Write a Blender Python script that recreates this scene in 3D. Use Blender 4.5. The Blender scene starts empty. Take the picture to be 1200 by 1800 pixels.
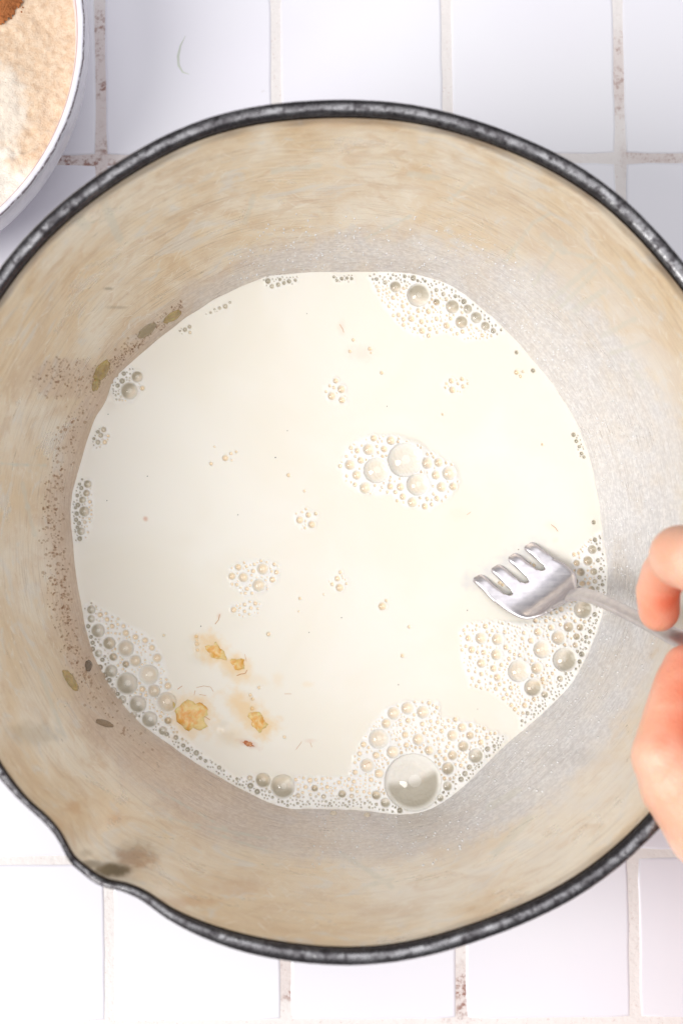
import bpy, bmesh, math, random
import numpy as np
from mathutils import Vector, Matrix

random.seed(7)
RNG = np.random.default_rng(7)
sc = bpy.context.scene
C = sc.collection
PI = math.pi

# ------------------------------------------------------------------ camera
F = 3100.0                      # focal length in photo pixels (photo 1200 x 1800)
ZT, ZM, ZR = 0.0, 0.030, 0.120  # table, milk level, pan rim
cam_d = bpy.data.cameras.new("camera")
cam = bpy.data.objects.new("camera", cam_d)
C.objects.link(cam)
sc.camera = cam
cam.location = (0, 0, 0.65)
fwd = Vector((121, 159, -3100)).normalized()
_r = (Vector((1, 0, 0)) - fwd * fwd.x).normalized()
_u = _r.cross(fwd)
cam.rotation_euler = Matrix((_r, _u, -fwd)).transposed().to_euler()
cam_d.sensor_fit = 'HORIZONTAL'
cam_d.sensor_width = 24
cam_d.lens = F / 1200 * 24
cam_d.clip_start = 0.01
cam_d.clip_end = 20
cam_d.dof.use_dof = True
cam_d.dof.focus_distance = 0.615
cam_d.dof.aperture_fstop = 8.5
CM = np.array(cam.rotation_euler.to_matrix())
CL = np.array(cam.location)


def U(px, py, z):
    """photo pixel -> world point on the level plane z (arrays allowed)"""
    px, py, z = np.broadcast_arrays(np.asarray(px, float), np.asarray(py, float), np.asarray(z, float))
    d = np.stack([(px - 600) / F, -(py - 900) / F, -np.ones_like(px)], -1) @ CM.T
    t = (z - CL[2]) / d[..., 2]
    return CL + d * t[..., None]


def P(p):
    q = (np.asarray(p, float) - CL) @ CM
    return np.stack([600 + F * q[..., 0] / -q[..., 2], 900 - F * q[..., 1] / -q[..., 2]], -1)


# ------------------------------------------------------------------ light
world = bpy.data.worlds.new("World")
sc.world = world
world.use_nodes = True
bg = world.node_tree.nodes["Background"]
bg.inputs[0].default_value = (0.96, 0.96, 1.0, 1)
bg.inputs[1].default_value = 0.34


def area(name, loc, target, size, power, col):
    l = bpy.data.lights.new(name, 'AREA')
    l.shape = 'ELLIPSE'
    l.size, l.size_y = size
    l.energy = power
    l.color = col
    o = bpy.data.objects.new(name, l)
    C.objects.link(o)
    o.location = loc
    o.rotation_euler = (Vector(target) - Vector(loc)).to_track_quat('-Z', 'Y').to_euler()
    return o


area("window_light", (-0.98, -0.30, 1.02), (0, 0, 0.03), (0.75, 1.2), 19.5, (1.0, 0.985, 0.96))
area("ceiling_bounce", (0.35, 0.25, 2.6), (0, 0, 0), (2.4, 2.4), 26, (0.99, 0.985, 1.0))

sc.view_settings.view_transform = 'Standard'
sc.view_settings.look = 'None'
sc.view_settings.exposure = 0.0
sc.view_settings.gamma = 1
sc.cycles.max_bounces = 10
sc.cycles.transparent_max_bounces = 12
sc.cycles.caustics_reflective = False
sc.cycles.use_denoising = True


# ------------------------------------------------------------------ helpers
def srgb(r, g, b):
    f = lambda c: (c / 255) / 12.92 if c / 255 <= 0.04045 else ((c / 255 + 0.055) / 1.055) ** 2.4
    return (f(r), f(g), f(b), 1)


def np_mesh(name, co, faces, smooth=True):
    """co (n,3); faces (m,3) or (m,4) int array"""
    me = bpy.data.meshes.new(name)
    co = np.asarray(co, np.float32)
    faces = np.asarray(faces, np.int32)
    k = faces.shape[1]
    me.vertices.add(len(co))
    me.vertices.foreach_set("co", co.ravel())
    me.loops.add(faces.size)
    me.loops.foreach_set("vertex_index", faces.ravel())
    me.polygons.add(len(faces))
    me.polygons.foreach_set("loop_start", np.arange(0, faces.size, k, dtype=np.int32))
    me.polygons.foreach_set("loop_total", np.full(len(faces), k, np.int32))
    me.polygons.foreach_set("use_smooth", np.full(len(faces), smooth, bool))
    me.update(calc_edges=True)
    me.validate()
    return me


def attr(me, name, vals):
    a = me.attributes.new(name, 'FLOAT', 'POINT')
    a.data.foreach_set("value", np.asarray(vals, np.float32).ravel())


def obj(name, me, m=None, parent=None, loc=None, **props):
    o = bpy.data.objects.new(name, me)
    C.objects.link(o)
    if m is not None and me is not None and not me.materials:
        me.materials.append(m)
    if parent is not None:
        o.parent = parent
    if loc is not None:
        o.location = loc
    for k, v in props.items():
        o[k] = v
    return o


def grid_faces(nu, nv, wrap=False):
    """vertices indexed i*nu + j, i row (nv rows)"""
    j = np.arange(nu if wrap else nu - 1)
    i = np.arange(nv - 1)
    I, J = np.meshgrid(i, j, indexing='ij')
    J2 = (J + 1) % nu
    return np.stack([I * nu + J, I * nu + J2, (I + 1) * nu + J2, (I + 1) * nu + J], -1).reshape(-1, 4)


def vnoise(x, y, seed=0):
    """smooth value noise -1..1"""
    x = np.asarray(x, float)
    y = np.asarray(y, float)
    t = np.random.default_rng(seed).uniform(-1, 1, (64, 64))
    xi = np.floor(x).astype(int)
    yi = np.floor(y).astype(int)
    fx = x - xi
    fy = y - yi
    fx = fx * fx * (3 - 2 * fx)
    fy = fy * fy * (3 - 2 * fy)
    g = lambda a, b: t[a % 64, b % 64]
    return (g(xi, yi) * (1 - fx) + g(xi + 1, yi) * fx) * (1 - fy) + (g(xi, yi + 1) * (1 - fx) + g(xi + 1, yi + 1) * fx) * fy


def fbm(x, y, seed=0, oc=4):
    s = 0
    a = 1.0
    for k in range(oc):
        s = s + a * vnoise(x * 2 ** k + 13 * k, y * 2 ** k + 7 * k, seed + k)
        a *= 0.5
    return s / 1.9


def sstep(a, b, x):
    t = np.clip((x - a) / (b - a), 0, 1)
    return t * t * (3 - 2 * t)


class NT:
    def __init__(self, name):
        self.m = bpy.data.materials.new(name)
        self.m.use_nodes = True
        self.t = self.m.node_tree
        self.t.nodes.clear()
        self.out = self.t.nodes.new('ShaderNodeOutputMaterial')

    def n(self, typ, **kw):
        nd = self.t.nodes.new(typ)
        for k, v in kw.items():
            setattr(nd, k, v)
        return nd

    def l(self, a, b):
        self.t.links.new(a, b)

    def setin(self, nd, key, v):
        if v is None:
            return
        if isinstance(v, (int, float)):
            nd.inputs[key].default_value = v
        elif isinstance(v, tuple):
            nd.inputs[key].default_value = v if len(v) != 3 or nd.inputs[key].type != 'RGBA' else (*v, 1)
        else:
            self.l(v, nd.inputs[key])

    def math(self, op, a, b=0.0, clamp=False):
        nd = self.n('ShaderNodeMath', operation=op, use_clamp=clamp)
        self.setin(nd, 0, a)
        self.setin(nd, 1, b)
        return nd.outputs[0]

    def noise(self, vec, scale, detail=3, rough=0.5, dist=0.0):
        nd = self.n('ShaderNodeTexNoise')
        if vec is not None:
            self.l(vec, nd.inputs['Vector'])
        nd.inputs['Scale'].default_value = scale
        nd.inputs['Detail'].default_value = detail
        nd.inputs['Roughness'].default_value = rough
        nd.inputs['Distortion'].default_value = dist
        return nd.outputs['Fac']

    def ramp(self, fac, a, b, lo=0.0, hi=1.0):
        nd = self.n('ShaderNodeMapRange', interpolation_type='SMOOTHSTEP')
        self.setin(nd, 0, fac)
        nd.inputs[1].default_value = a
        nd.inputs[2].default_value = b
        nd.inputs[3].default_value = lo
        nd.inputs[4].default_value = hi
        return nd.outputs[0]

    def mix(self, fac, a, b, blend='MIX'):
        nd = self.n('ShaderNodeMix', data_type='RGBA', blend_type=blend)
        self.setin(nd, 0, fac)
        for k, v in ((6, a), (7, b)):
            if isinstance(v, tuple):
                nd.inputs[k].default_value = v
            else:
                self.l(v, nd.inputs[k])
        return nd.outputs[2]

    def attr(self, name):
        nd = self.n('ShaderNodeAttribute', attribute_name=name)
        return nd.outputs['Fac']

    def coord(self, which='Object'):
        return self.n('ShaderNodeTexCoord').outputs[which]

    def bump(self, h, strength, dist=0.001, normal=None):
        nd = self.n('ShaderNodeBump')
        nd.inputs['Strength'].default_value = strength
        nd.inputs['Distance'].default_value = dist
        self.l(h, nd.inputs['Height'])
        if normal is not None:
            self.l(normal, nd.inputs['Normal'])
        return nd.outputs[0]

    def bsdf(self, col=None, rough=None, metal=None, normal=None, **kw):
        p = self.n('ShaderNodeBsdfPrincipled')
        self.setin(p, 'Base Color', col)
        self.setin(p, 'Roughness', rough)
        self.setin(p, 'Metallic', metal)
        if normal is not None:
            self.l(normal, p.inputs['Normal'])
        for k, v in kw.items():
            self.setin(p, k.replace('_', ' '), v)
        self.l(p.outputs[0], self.out.inputs[0])
        return p


# ------------------------------------------------------------------ materials
def mat_tile():
    t = NT("glazed_tile")
    co = t.coord('Object')
    info = t.n('ShaderNodeObjectInfo')
    g = t.n('ShaderNodeNewGeometry')
    big = t.noise(g.outputs['Position'], 9, 3)
    rnd = t.ramp(info.outputs['Random'], 0, 1, 0.0, 1.0)
    col = t.mix(rnd, srgb(243, 242, 248), srgb(247, 246, 251))
    col = t.mix(t.ramp(big, 0.3, 0.7), col, srgb(243, 240, 249))
    scuff = t.noise(g.outputs['Position'], 60, 5, 0.6, 1.5)
    fleck = t.ramp(scuff, 0.70, 0.76)
    col = t.mix(t.math('MULTIPLY', fleck, 0.4), col, srgb(212, 203, 200))
    bmp = t.bump(t.noise(g.outputs['Position'], 30, 2), 0.12, 0.002)
    t.bsdf(col, 0.32, 0.0, bmp)
    return t.m


def mat_grout():
    t = NT("grout")
    g = t.n('ShaderNodeNewGeometry').outputs['Position']
    base = t.mix(t.noise(g, 55, 4, 0.6), srgb(238, 231, 228), srgb(248, 243, 241))
    # brown grime, heaviest in a patch under the flour bowl's edge and at the right-hand cross joint
    dirt = None
    for (px, py, rad) in ((175, 150, 0.042), (150, 285, 0.02), (1150, 279, 0.015), (808, 1745, 0.014), (502, 1720, 0.012), (1085, 130, 0.02)):
        p = U(px, py, 0)
        d = t.n('ShaderNodeVectorMath', operation='DISTANCE')
        t.l(g, d.inputs[0])
        d.inputs[1].default_value = tuple(p)
        r = t.ramp(d.outputs['Value'], rad, rad * 0.35)
        dirt = r if dirt is None else t.math('MAXIMUM', dirt, r)
    n1 = t.math('MULTIPLY', t.ramp(t.noise(g, 330, 8, 0.75, 0.0), 0.47, 0.60), t.ramp(t.noise(g, 90, 3, 0.5, 0.0), 0.40, 0.60))
    n2 = t.ramp(t.noise(g, 900, 4, 0.6), 0.60, 0.70)
    m = t.math('MULTIPLY', t.math('MULTIPLY', n1, dirt), 0.85)
    wide = t.math('MULTIPLY', dirt, 0.35)
    col = t.mix(wide, base, srgb(212, 190, 184))
    col = t.mix(m, col, srgb(146, 92, 72))
    col = t.mix(t.math('MULTIPLY', n2, 0.3), col, srgb(190, 150, 138))
    t.bsdf(col, 0.85, 0.0, t.bump(t.noise(g, 500, 4), 0.6, 0.0006))
    return t.m


def mat_pan_inner():
    t = NT("tinned_pan_interior")
    co = t.coord('Object')
    sep = t.n('ShaderNodeSeparateXYZ')
    t.l(co, sep.inputs[0])
    x, y, z = sep.outputs
    r = t.math('SQRT', t.math('ADD', t.math('MULTIPLY', x, x), t.math('MULTIPLY', y, y)))
    dx = t.math('DIVIDE', x, r)
    dy = t.math('DIVIDE', y, r)

    def vec(kt, kz, skew=0.0):
        c = t.n('ShaderNodeCombineXYZ')
        t.l(t.math('MULTIPLY', dx, kt), c.inputs[0])
        t.l(t.math('MULTIPLY', dy, kt), c.inputs[1])
        zz = t.math('MULTIPLY', z, kz)
        if skew:
            zz = t.math('ADD', zz, t.math('MULTIPLY', dx, skew))
        t.l(zz, c.inputs[2])
        return c.outputs[0]

    patch = t.noise(vec(2.6, 22), 1.0, 5, 0.55, 0.7)
    patch2 = t.noise(vec(5, 60), 1.0, 5, 0.6, 1.0)
    fine = t.noise(vec(11, 2600), 1.0, 5, 0.7, 0.1)
    fine2 = t.noise(vec(12, 3400, 25), 1.0, 4, 0.7, 0.2)
    mid = t.noise(vec(7.5, 110), 1.0, 6, 0.62, 1.1)
    scr = t.noise(vec(30, 1100, 160), 1.0, 2, 0.5, 0.2)
    scr2 = t.noise(vec(26, 900, -140), 1.0, 2, 0.5, 0.2)
    col = t.mix(t.ramp(patch, 0.36, 0.64), srgb(226, 204, 172), srgb(238, 229, 214))
    col = t.mix(t.math('MULTIPLY', t.ramp(patch2, 0.52, 0.70), 0.45), col, srgb(216, 188, 154))
    col = t.mix(t.math('MULTIPLY', t.ramp(patch2, 0.42, 0.28), 0.5), col, srgb(214, 210, 206))
    col = t.mix(t.math('MULTIPLY', t.ramp(mid, 0.50, 0.66), 0.38), col, srgb(206, 172, 134))
    col = t.mix(t.math('MULTIPLY', t.ramp(mid, 0.46, 0.34), 0.55), col, srgb(222, 221, 219))
    streak = t.math('MULTIPLY', t.ramp(fine, 0.47, 0.32), 0.36)
    col = t.mix(streak, col, srgb(150, 122, 92))
    col = t.mix(t.math('MULTIPLY', t.ramp(fine2, 0.56, 0.70), 0.35), col, srgb(244, 232, 214))
    ln1 = t.ramp(t.noise(vec(3.2, 2600, 70), 1.0, 2, 0.5, 0.0), 0.62, 0.68)
    ln2 = t.ramp(t.noise(vec(3.6, 2300, -95), 1.0, 2, 0.5, 0.0), 0.63, 0.69)
    ln3 = t.ramp(t.noise(vec(4.0, 3000, 12), 1.0, 2, 0.5, 0.0), 0.60, 0.67)
    where = t.ramp(t.noise(vec(3, 30), 1.0, 2, 0.5, 0.4), 0.42, 0.62)
    col = t.mix(t.math('MULTIPLY', t.math('MAXIMUM', ln1, ln2), t.math('MULTIPLY', where, 0.55)), col, srgb(248, 242, 232))
    col = t.mix(t.math('MULTIPLY', ln3, 0.38), col, srgb(150, 122, 94))
    sc_m = t.math('MAXIMUM', t.ramp(scr, 0.66, 0.70), t.ramp(scr2, 0.67, 0.71))
    col = t.mix(t.math('MULTIPLY', sc_m, 0.6), col, srgb(245, 238, 228))
    # painted-on states: milk film, pale whisk marks, dark stains, rim and spout shade
    col = t.mix(t.math('MULTIPLY', t.attr('cool'), t.ramp(patch2, 0.30, 0.60, 0.35, 1.0)), col, srgb(234, 230, 226))
    film = t.attr('film')
    warm = t.attr('warm')
    speck = t.math('ADD', t.math('MULTIPLY', t.noise(co, 700, 4, 0.6), 0.6), t.math('MULTIPLY', fine, 0.4))
    fc_cool = t.mix(t.ramp(speck, 0.40, 0.66), srgb(204, 204, 209), srgb(240, 240, 243))
    fc_warm = t.mix(t.ramp(speck, 0.40, 0.66), srgb(208, 182, 162), srgb(226, 206, 188))
    fcol = t.mix(warm, fc_cool, fc_warm)
    fcol = t.mix(t.math('MULTIPLY', streak, 0.9), fcol, srgb(140, 122, 108))
    col = t.mix(t.math('MULTIPLY', film, 0.72), col, fcol)
    col = t.mix(t.attr('marks'), col, srgb(214, 212, 202))
    col = t.mix(t.attr('rust'), col, srgb(196, 146, 96))
    col = t.mix(t.attr('stain_shade'), col, srgb(112, 96, 66))
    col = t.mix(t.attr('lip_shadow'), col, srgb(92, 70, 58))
    met = t.math('SUBTRACT', 0.55, t.math('MULTIPLY', film, 0.3))
    rough = t.math('ADD', t.ramp(patch2, 0.3, 0.7, 0.22, 0.36), t.math('MULTIPLY', fine, 0.1))
    h = t.math('ADD', t.math('MULTIPLY', fine, 0.6), t.math('MULTIPLY', t.math('ADD', t.math('MULTIPLY', speck, film), patch2), 0.7))
    t.bsdf(col, rough, met, t.bump(h, 0.6, 0.0003))
    return t.m


def mat_simple(name, col, rough=0.5, metal=0.0, bump=None, **kw):
    t = NT(name)
    nrm = None
    if bump:
        nrm = t.bump(t.noise(t.coord('Object'), bump[0], 4), bump[1], bump[2])
    c = t.mix(t.ramp(t.noise(t.coord('Object'), bump[0] * 0.4 if bump else 40, 3), 0.3, 0.7), tuple(0.86 * v for v in col[:3]) + (1,), col)
    t.bsdf(c, rough, metal, nrm, **kw)
    return t.m


def mat_rim():
    t = NT("worn_dark_rim")
    co = t.coord('Object')
    n = t.noise(co, 380, 6, 0.7, 0.3)
    n2 = t.noise(co, 1100, 3, 0.6)
    worn_and_highlight = t.attr('worn_and_highlight')  # bare worn metal, plus a painted highlight at upper right
    m = t.math('MULTIPLY', worn_and_highlight, t.ramp(n, 0.38, 0.56))
    col = t.mix(t.ramp(n2, 0.35, 0.65), srgb(64, 60, 62), srgb(86, 83, 86))
    col = t.mix(m, col, srgb(168, 167, 169))
    col = t.mix(t.math('MULTIPLY', t.math('MULTIPLY', worn_and_highlight, 1.0), t.ramp(n2, 0.64, 0.70)), col, srgb(235, 235, 232))
    h = t.math('ADD', n, t.math('MULTIPLY', n2, 0.4))
    t.bsdf(col, t.ramp(n, 0.3, 0.7, 0.36, 0.24), 0.95, t.bump(h, 0.3, 0.0003))
    return t.m


def mat_milk():
    t = NT("vanilla_milk")
    co = t.coord('Object')
    base = t.mix(t.ramp(t.noise(co, 22, 3, 0.5, 0.6), 0.35, 0.65), srgb(245, 239, 225), srgb(248, 243, 232))
    foam = t.attr('foam')
    cup = t.attr('cup')
    col = t.mix(foam, base, srgb(252, 250, 245))
    col = t.mix(t.math('MULTIPLY', cup, 0.65), col, srgb(242, 212, 168))  # tan of scattered light inside bubble hollows, painted into the colour
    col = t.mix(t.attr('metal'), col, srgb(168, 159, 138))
    col = t.mix(t.attr('steel'), col, srgb(198, 200, 208))
    col = t.mix(t.attr('halo'), col, srgb(243, 203, 134))
    col = t.mix(t.attr('haze_brown'), col, srgb(214, 150, 112))
    t.bsdf(col, 0.22, 0.0, None, Subsurface_Weight=0.15, Subsurface_Scale=0.0008,
           Subsurface_Radius=(1.0, 0.8, 0.55), Specular_IOR_Level=0.35)
    return t.m


def mat_film():
    t = NT("bubble_film")
    lw = t.n('ShaderNodeLayerWeight')
    tr = t.n('ShaderNodeBsdfTransparent')
    tr.inputs[0].default_value = (0.985, 0.98, 0.965, 1)
    gl = t.n('ShaderNodeBsdfGlossy')
    gl.inputs['Roughness'].default_value = 0.05
    gl.inputs[0].default_value = (1, 1, 1, 1)
    mx = t.n('ShaderNodeMixShader')
    f = t.math('ADD', t.math('MULTIPLY', t.math('POWER', lw.outputs['Facing'], 3.5), 0.14), 0.055, True)
    t.l(f, mx.inputs[0])
    t.l(tr.outputs[0], mx.inputs[1])
    t.l(gl.outputs[0], mx.inputs[2])
    t.l(mx.outputs[0], t.out.inputs[0])
    return t.m


def mat_steel():
    t = NT("brushed_steel")
    co = t.coord('Object')
    n = t.noise(co, 350, 4, 0.6)
    mp = t.n('ShaderNodeMapping')
    mp.inputs['Rotation'].default_value = (0, 0, math.radians(35))
    mp.inputs['Scale'].default_value = (120, 1800, 120)
    t.l(co, mp.inputs[0])
    s = t.noise(mp.outputs[0], 1, 3)
    col = t.mix(t.ramp(n, 0.35, 0.65), srgb(202, 198, 203), srgb(214, 210, 213))
    t.bsdf(col, t.ramp(s, 0.3, 0.7, 0.32, 0.42), 0.95, t.bump(t.math('ADD', n, s), 0.06, 0.0002))
    return t.m


def mat_skin():
    t = NT("skin")
    co = t.coord('Object')
    col = t.mix(t.ramp(t.noise(co, 45, 4), 0.3, 0.7), srgb(240, 180, 150), srgb(246, 200, 176))
    red = t.attr('red')
    col = t.mix(red, col, srgb(240, 112, 72))
    h = t.math('ADD', t.noise(co, 900, 4), t.math('MULTIPLY', t.noise(co, 160, 3, 0.6, 1.5), 2.0))
    t.bsdf(col, 0.42, 0.0, t.bump(h, 0.35, 0.0006), Subsurface_Weight=0.55, Subsurface_Scale=0.006,
           Subsurface_Radius=(1.0, 0.35, 0.15))
    return t.m


BOWL_R = 450 * (0.65 - 0.050) / F


def mat_bowl():
    t = NT("speckled_glaze")
    co = t.coord('Object')
    sep = t.n('ShaderNodeSeparateXYZ')
    t.l(co, sep.inputs[0])
    x, y, z = sep.outputs
    r = t.math('SQRT', t.math('ADD', t.math('MULTIPLY', x, x), t.math('MULTIPLY', y, y)))
    n = t.noise(co, 180, 4, 0.6)
    n2 = t.noise(co, 700, 3, 0.6)
    col = t.mix(t.ramp(n, 0.35, 0.65), srgb(232, 230, 240), srgb(244, 242, 249))
    # bare dark clay showing where the glaze thins on the outer arris of the rim
    edge = t.math('ABSOLUTE', t.math('SUBTRACT', r, t.math('ADD', BOWL_R - 0.0006, t.math('MULTIPLY', t.math('SUBTRACT', n, 0.5), 0.0009))))
    line = t.ramp(edge, 0.00042, 0.00008)
    line = t.math('MULTIPLY', line, t.ramp(z, 0.0475, 0.0485))
    line = t.math('MULTIPLY', line, t.ramp(n2, 0.32, 0.52, 0.35, 1.0))
    col = t.mix(t.math('MULTIPLY', line, 0.8), col, srgb(86, 66, 76))
    e2 = t.math('ABSOLUTE', t.math('SUBTRACT', r, BOWL_R - 0.0031))
    l2 = t.math('MULTIPLY', t.ramp(e2, 0.0004, 0.0001), t.ramp(z, 0.046, 0.047))
    col = t.mix(t.math('MULTIPLY', l2, 0.65), col, srgb(186, 128, 118))
    t.bsdf(col, 0.25, 0.0, t.bump(n, 0.15, 0.001))
    return t.m


def mat_flour():
    t = NT("flour_mix")
    g = t.coord('Object')
    n = t.noise(g, 380, 7, 0.75, 0.2)
    col = t.mix(t.ramp(n, 0.35, 0.65), srgb(224, 192, 160), srgb(240, 216, 190))
    col = t.mix(t.attr('white'), col, srgb(244, 236, 224))
    f = t.ramp(t.noise(g, 1400, 3, 0.7), 0.60, 0.68)
    col = t.mix(t.math('MULTIPLY', f, 0.35), col, srgb(200, 140, 92))
    h = t.math('ADD', n, t.math('MULTIPLY', t.noise(g, 1500, 3, 0.6), 0.5))
    t.bsdf(col, 0.95, 0.0, t.bump(h, 0.8, 0.0008))
    return t.m


# ------------------------------------------------------------------ tabletop and tiles
M_tile, M_grout = mat_tile(), mat_grout()
table_me = bpy.data.meshes.new("tabletop")
bm = bmesh.new()
bmesh.ops.create_cube(bm, size=1)
bmesh.ops.scale(bm, vec=(1.1, 1.1, 0.03), verts=bm.verts)
bmesh.ops.translate(bm, vec=(0, 0, -0.015 - 0.00035), verts=bm.verts)
bm.to_mesh(table_me)
bm.free()
table = obj("tabletop", table_me, M_grout, kind="structure")

# joint centre lines read off the photograph: vertical (x at y=0, x at y=1800), horizontal (y at x=0, y at x=1200)
V = [(-1055, -1010), (-745, -715), (-435, -405), (-130, -105), (175, 194), (484, 503), (784, 811), (1085, 1117), (1388, 1424), (1692, 1732), (1995, 2040)]
H = [(-952, -962), (-645, -655), (-337, -344), (-30, -36), (281, 277), (587, 583), (893, 889), (1201, 1192), (1514, 1500), (1804, 1796), (2108, 2102), (2415, 2408)]


def cross(v, h):
    x, y = v[0], h[0]
    for _ in range(4):
        x = v[0] + (v[1] - v[0]) * y / 1800
        y = h[0] + (h[1] - h[0]) * x / 1200
    return x, y


def tile_mesh(c, seed):
    """c: four world corners (anticlockwise); a slab with rounded arris and slightly uneven edge"""
    rr = np.random.default_rng(seed)
    cen = c.mean(0)
    k = 7
    ring = []
    for a in range(4):
        p, q = c[a], c[(a + 1) % 4]
        for s in np.linspace(0, 1, k, endpoint=False):
            s2 = s
            pt = p + (q - p) * s2
            nrm = cen - (p + q) / 2
            nrm = nrm / np.linalg.norm(nrm)
            if s == 0:
                pt = pt + (cen - pt) * 0.016
            else:
                pt = pt + nrm * rr.uniform(-0.00012, 0.00022)
            ring.append(pt)
    ring = np.array(ring)
    n = len(ring)
    verts, rows = [], []
    for inset, z in ((0.0, -0.0012), (0.0, -0.0005), (0.0004, -0.00012), (0.0012, 0.0)):
        rows.append(len(verts))
        for pt in ring:
            d = cen - pt
            d = d / np.linalg.norm(d)
            verts.append(pt + d * inset + np.array([0, 0, z]))
    faces = []
    for a in range(3):
        for j in range(n):
            faces.append([rows[a] + j, rows[a] + (j + 1) % n, rows[a + 1] + (j + 1) % n, rows[a + 1] + j])
    faces.append([rows[3] + j for j in range(n)])
    me = bpy.data.meshes.new("tile")
    me.from_pydata([tuple(v - cen) for v in verts], [], faces)
    for p in me.polygons:
        p.use_smooth = len(p.vertices) == 4
    return me, cen


GW = 8.2  # half joint width in photo pixels
k = 0
for i in range(len(V) - 1):
    for j in range(len(H) - 1):
        pts = []
        for (vi, hj, sx, sy) in ((i, j + 1, 1, -1), (i + 1, j + 1, -1, -1), (i + 1, j, -1, 1), (i, j, 1, 1)):
            x, y = cross(V[vi], H[hj])
            hw = 6.5 if hj not in (4,) else 7.5
            pts.append(U(x + sx * GW, y + sy * hw, 0.0))
        k += 1
        me, cen = tile_mesh(np.array(pts), k)
        obj("tile", me, M_tile, table, loc=tuple(cen))

# ------------------------------------------------------------------ saucepan
PC = np.array([0.0232, 0.0232])                           # pan axis
R_OUT = 760 * (0.65 - ZR) / F                             # outer rim radius
R_MILK = 0.0951
SP = math.radians(232.6)                                  # spout direction


def angd(a, b):
    return (a - b + PI) % (2 * PI) - PI


def spout(th, z):
    d = angd(th, SP)
    up = sstep(0.068, 0.118, z)
    g = np.exp(-(np.abs(d) / 0.078) ** 3.2)
    pinch = np.exp(-((np.abs(d) - 0.15) / 0.05) ** 2)
    return (0.0034 * g - 0.0008 * pinch) * up


def wob(th, z):
    return (0.00035 * np.sin(3 * th + 1) + 0.0003 * np.sin(7 * th + z * 60) + 0.0002 * np.sin(13 * th + 2)) * sstep(0.02, 0.05, z)


zs = np.array([0.0035, 0.004, 0.008, 0.016, ZM, 0.05, 0.075, 0.1, 0.112, 0.1165])
rs = np.array([0.070, 0.0775, 0.0842, 0.0895, R_MILK, 0.1031, 0.1125, 0.1211, 0.1248, 0.1257])


def r_in(z):
    return np.interp(z, zs, rs)


Rsm_z = np.linspace(0.0035, 0.1165, 400)
_r = r_in(Rsm_z)
_k = np.exp(-np.linspace(-2, 2, 41) ** 2)
_rp = np.pad(_r, 20, mode='edge')
# reflect slope at both ends so smoothing keeps the wall straight
_rp[:20] = 2 * _r[0] - _r[1:21][::-1]
_rp[-20:] = 2 * _r[-1] - _r[-21:-1][::-1]
Rsm = np.convolve(_rp, _k / _k.sum(), 'valid')


# milk outline read off the photograph
EDGE = [(600, 479), (660, 479), (720, 482), (755, 489), (790, 501), (830, 530), (870, 563), (900, 594), (940, 640), (980, 690), (1010, 740), (1030, 790),
        (1045, 850), (1053, 900), (1058, 950), (1066, 1000), (1066, 1040), (1056, 1080), (1047, 1110), (1035, 1140), (1005, 1200), (960, 1245),
        (925, 1278), (890, 1305), (850, 1345), (820, 1377), (780, 1408), (730, 1428), (690, 1431), (640, 1423), (590, 1421), (540, 1421), (500, 1420),
        (460, 1404), (420, 1384), (380, 1361), (340, 1338), (300, 1308), (270, 1290), (240, 1264), (210, 1229), (185, 1190), (165, 1150), (151, 1100),
        (143, 1060), (135, 1010), (130, 960), (125, 900), (129, 860), (144, 810), (155, 770), (165, 740), (184, 712), (195, 690), (191, 672),
        (205, 661), (230, 640), (260, 613), (300, 580), (340, 551), (380, 526), (420, 506), (455, 494), (466, 483), (480, 486), (540, 480)]
MC = (597.0, 953.0)
_ea = np.array([math.atan2(-(y - MC[1]), x - MC[0]) for x, y in EDGE])
_er = np.array([math.hypot(x - MC[0], y - MC[1]) for x, y in EDGE])
_o = np.argsort(_ea)
_ea, _er = _ea[_o], _er[_o]
_fa = np.radians(np.arange(-180, 180, 0.5))
_fr = np.interp(_fa, _ea, _er, period=2 * PI)
_gk = np.exp(-(np.arange(-8, 9) / 5.0) ** 2)
_fr = np.convolve(np.concatenate([_fr[-8:], _fr, _fr[:8]]), _gk / _gk.sum(), 'valid')
_fr = _fr + 0.9 * vnoise(np.arange(720) / 7.0, np.zeros(720), 91)
_ea, _er = _fa, _fr
_ea3 = np.concatenate([_ea - 2 * PI, _ea, _ea + 2 * PI])
_er3 = np.tile(_er, 3)


def redge(a):
    return np.interp(a, _ea3, _er3)


_tw = np.linspace(-PI, PI, 720, endpoint=False)
_er0 = redge(_tw)
_ew = U(MC[0] + _er0 * np.cos(_tw), MC[1] - _er0 * np.sin(_tw), ZM)
_et = np.arctan2(_ew[:, 1] - PC[1], _ew[:, 0] - PC[0])
_edr = np.hypot(_ew[:, 0] - PC[0], _ew[:, 1] - PC[1]) - R_MILK
_dent = np.interp(_tw, _et, _edr, period=2 * PI)
_kk = np.exp(-(np.arange(-36, 37) / 16.0) ** 2)
_dent = np.convolve(np.concatenate([_dent[-36:], _dent, _dent[:36]]), _kk / _kk.sum(), 'valid')
_dent_tab = _dent


def dent(th, z):
    """the old pan is a little out of round where the milk stands"""
    return np.interp(th, _tw, _dent_tab, period=2 * PI) * np.exp(-((z - ZM) / 0.022) ** 2)


def r_wall(z, th):
    return np.interp(z, Rsm_z, Rsm) + spout(th, z) + wob(th, z) + dent(th, z)


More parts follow.
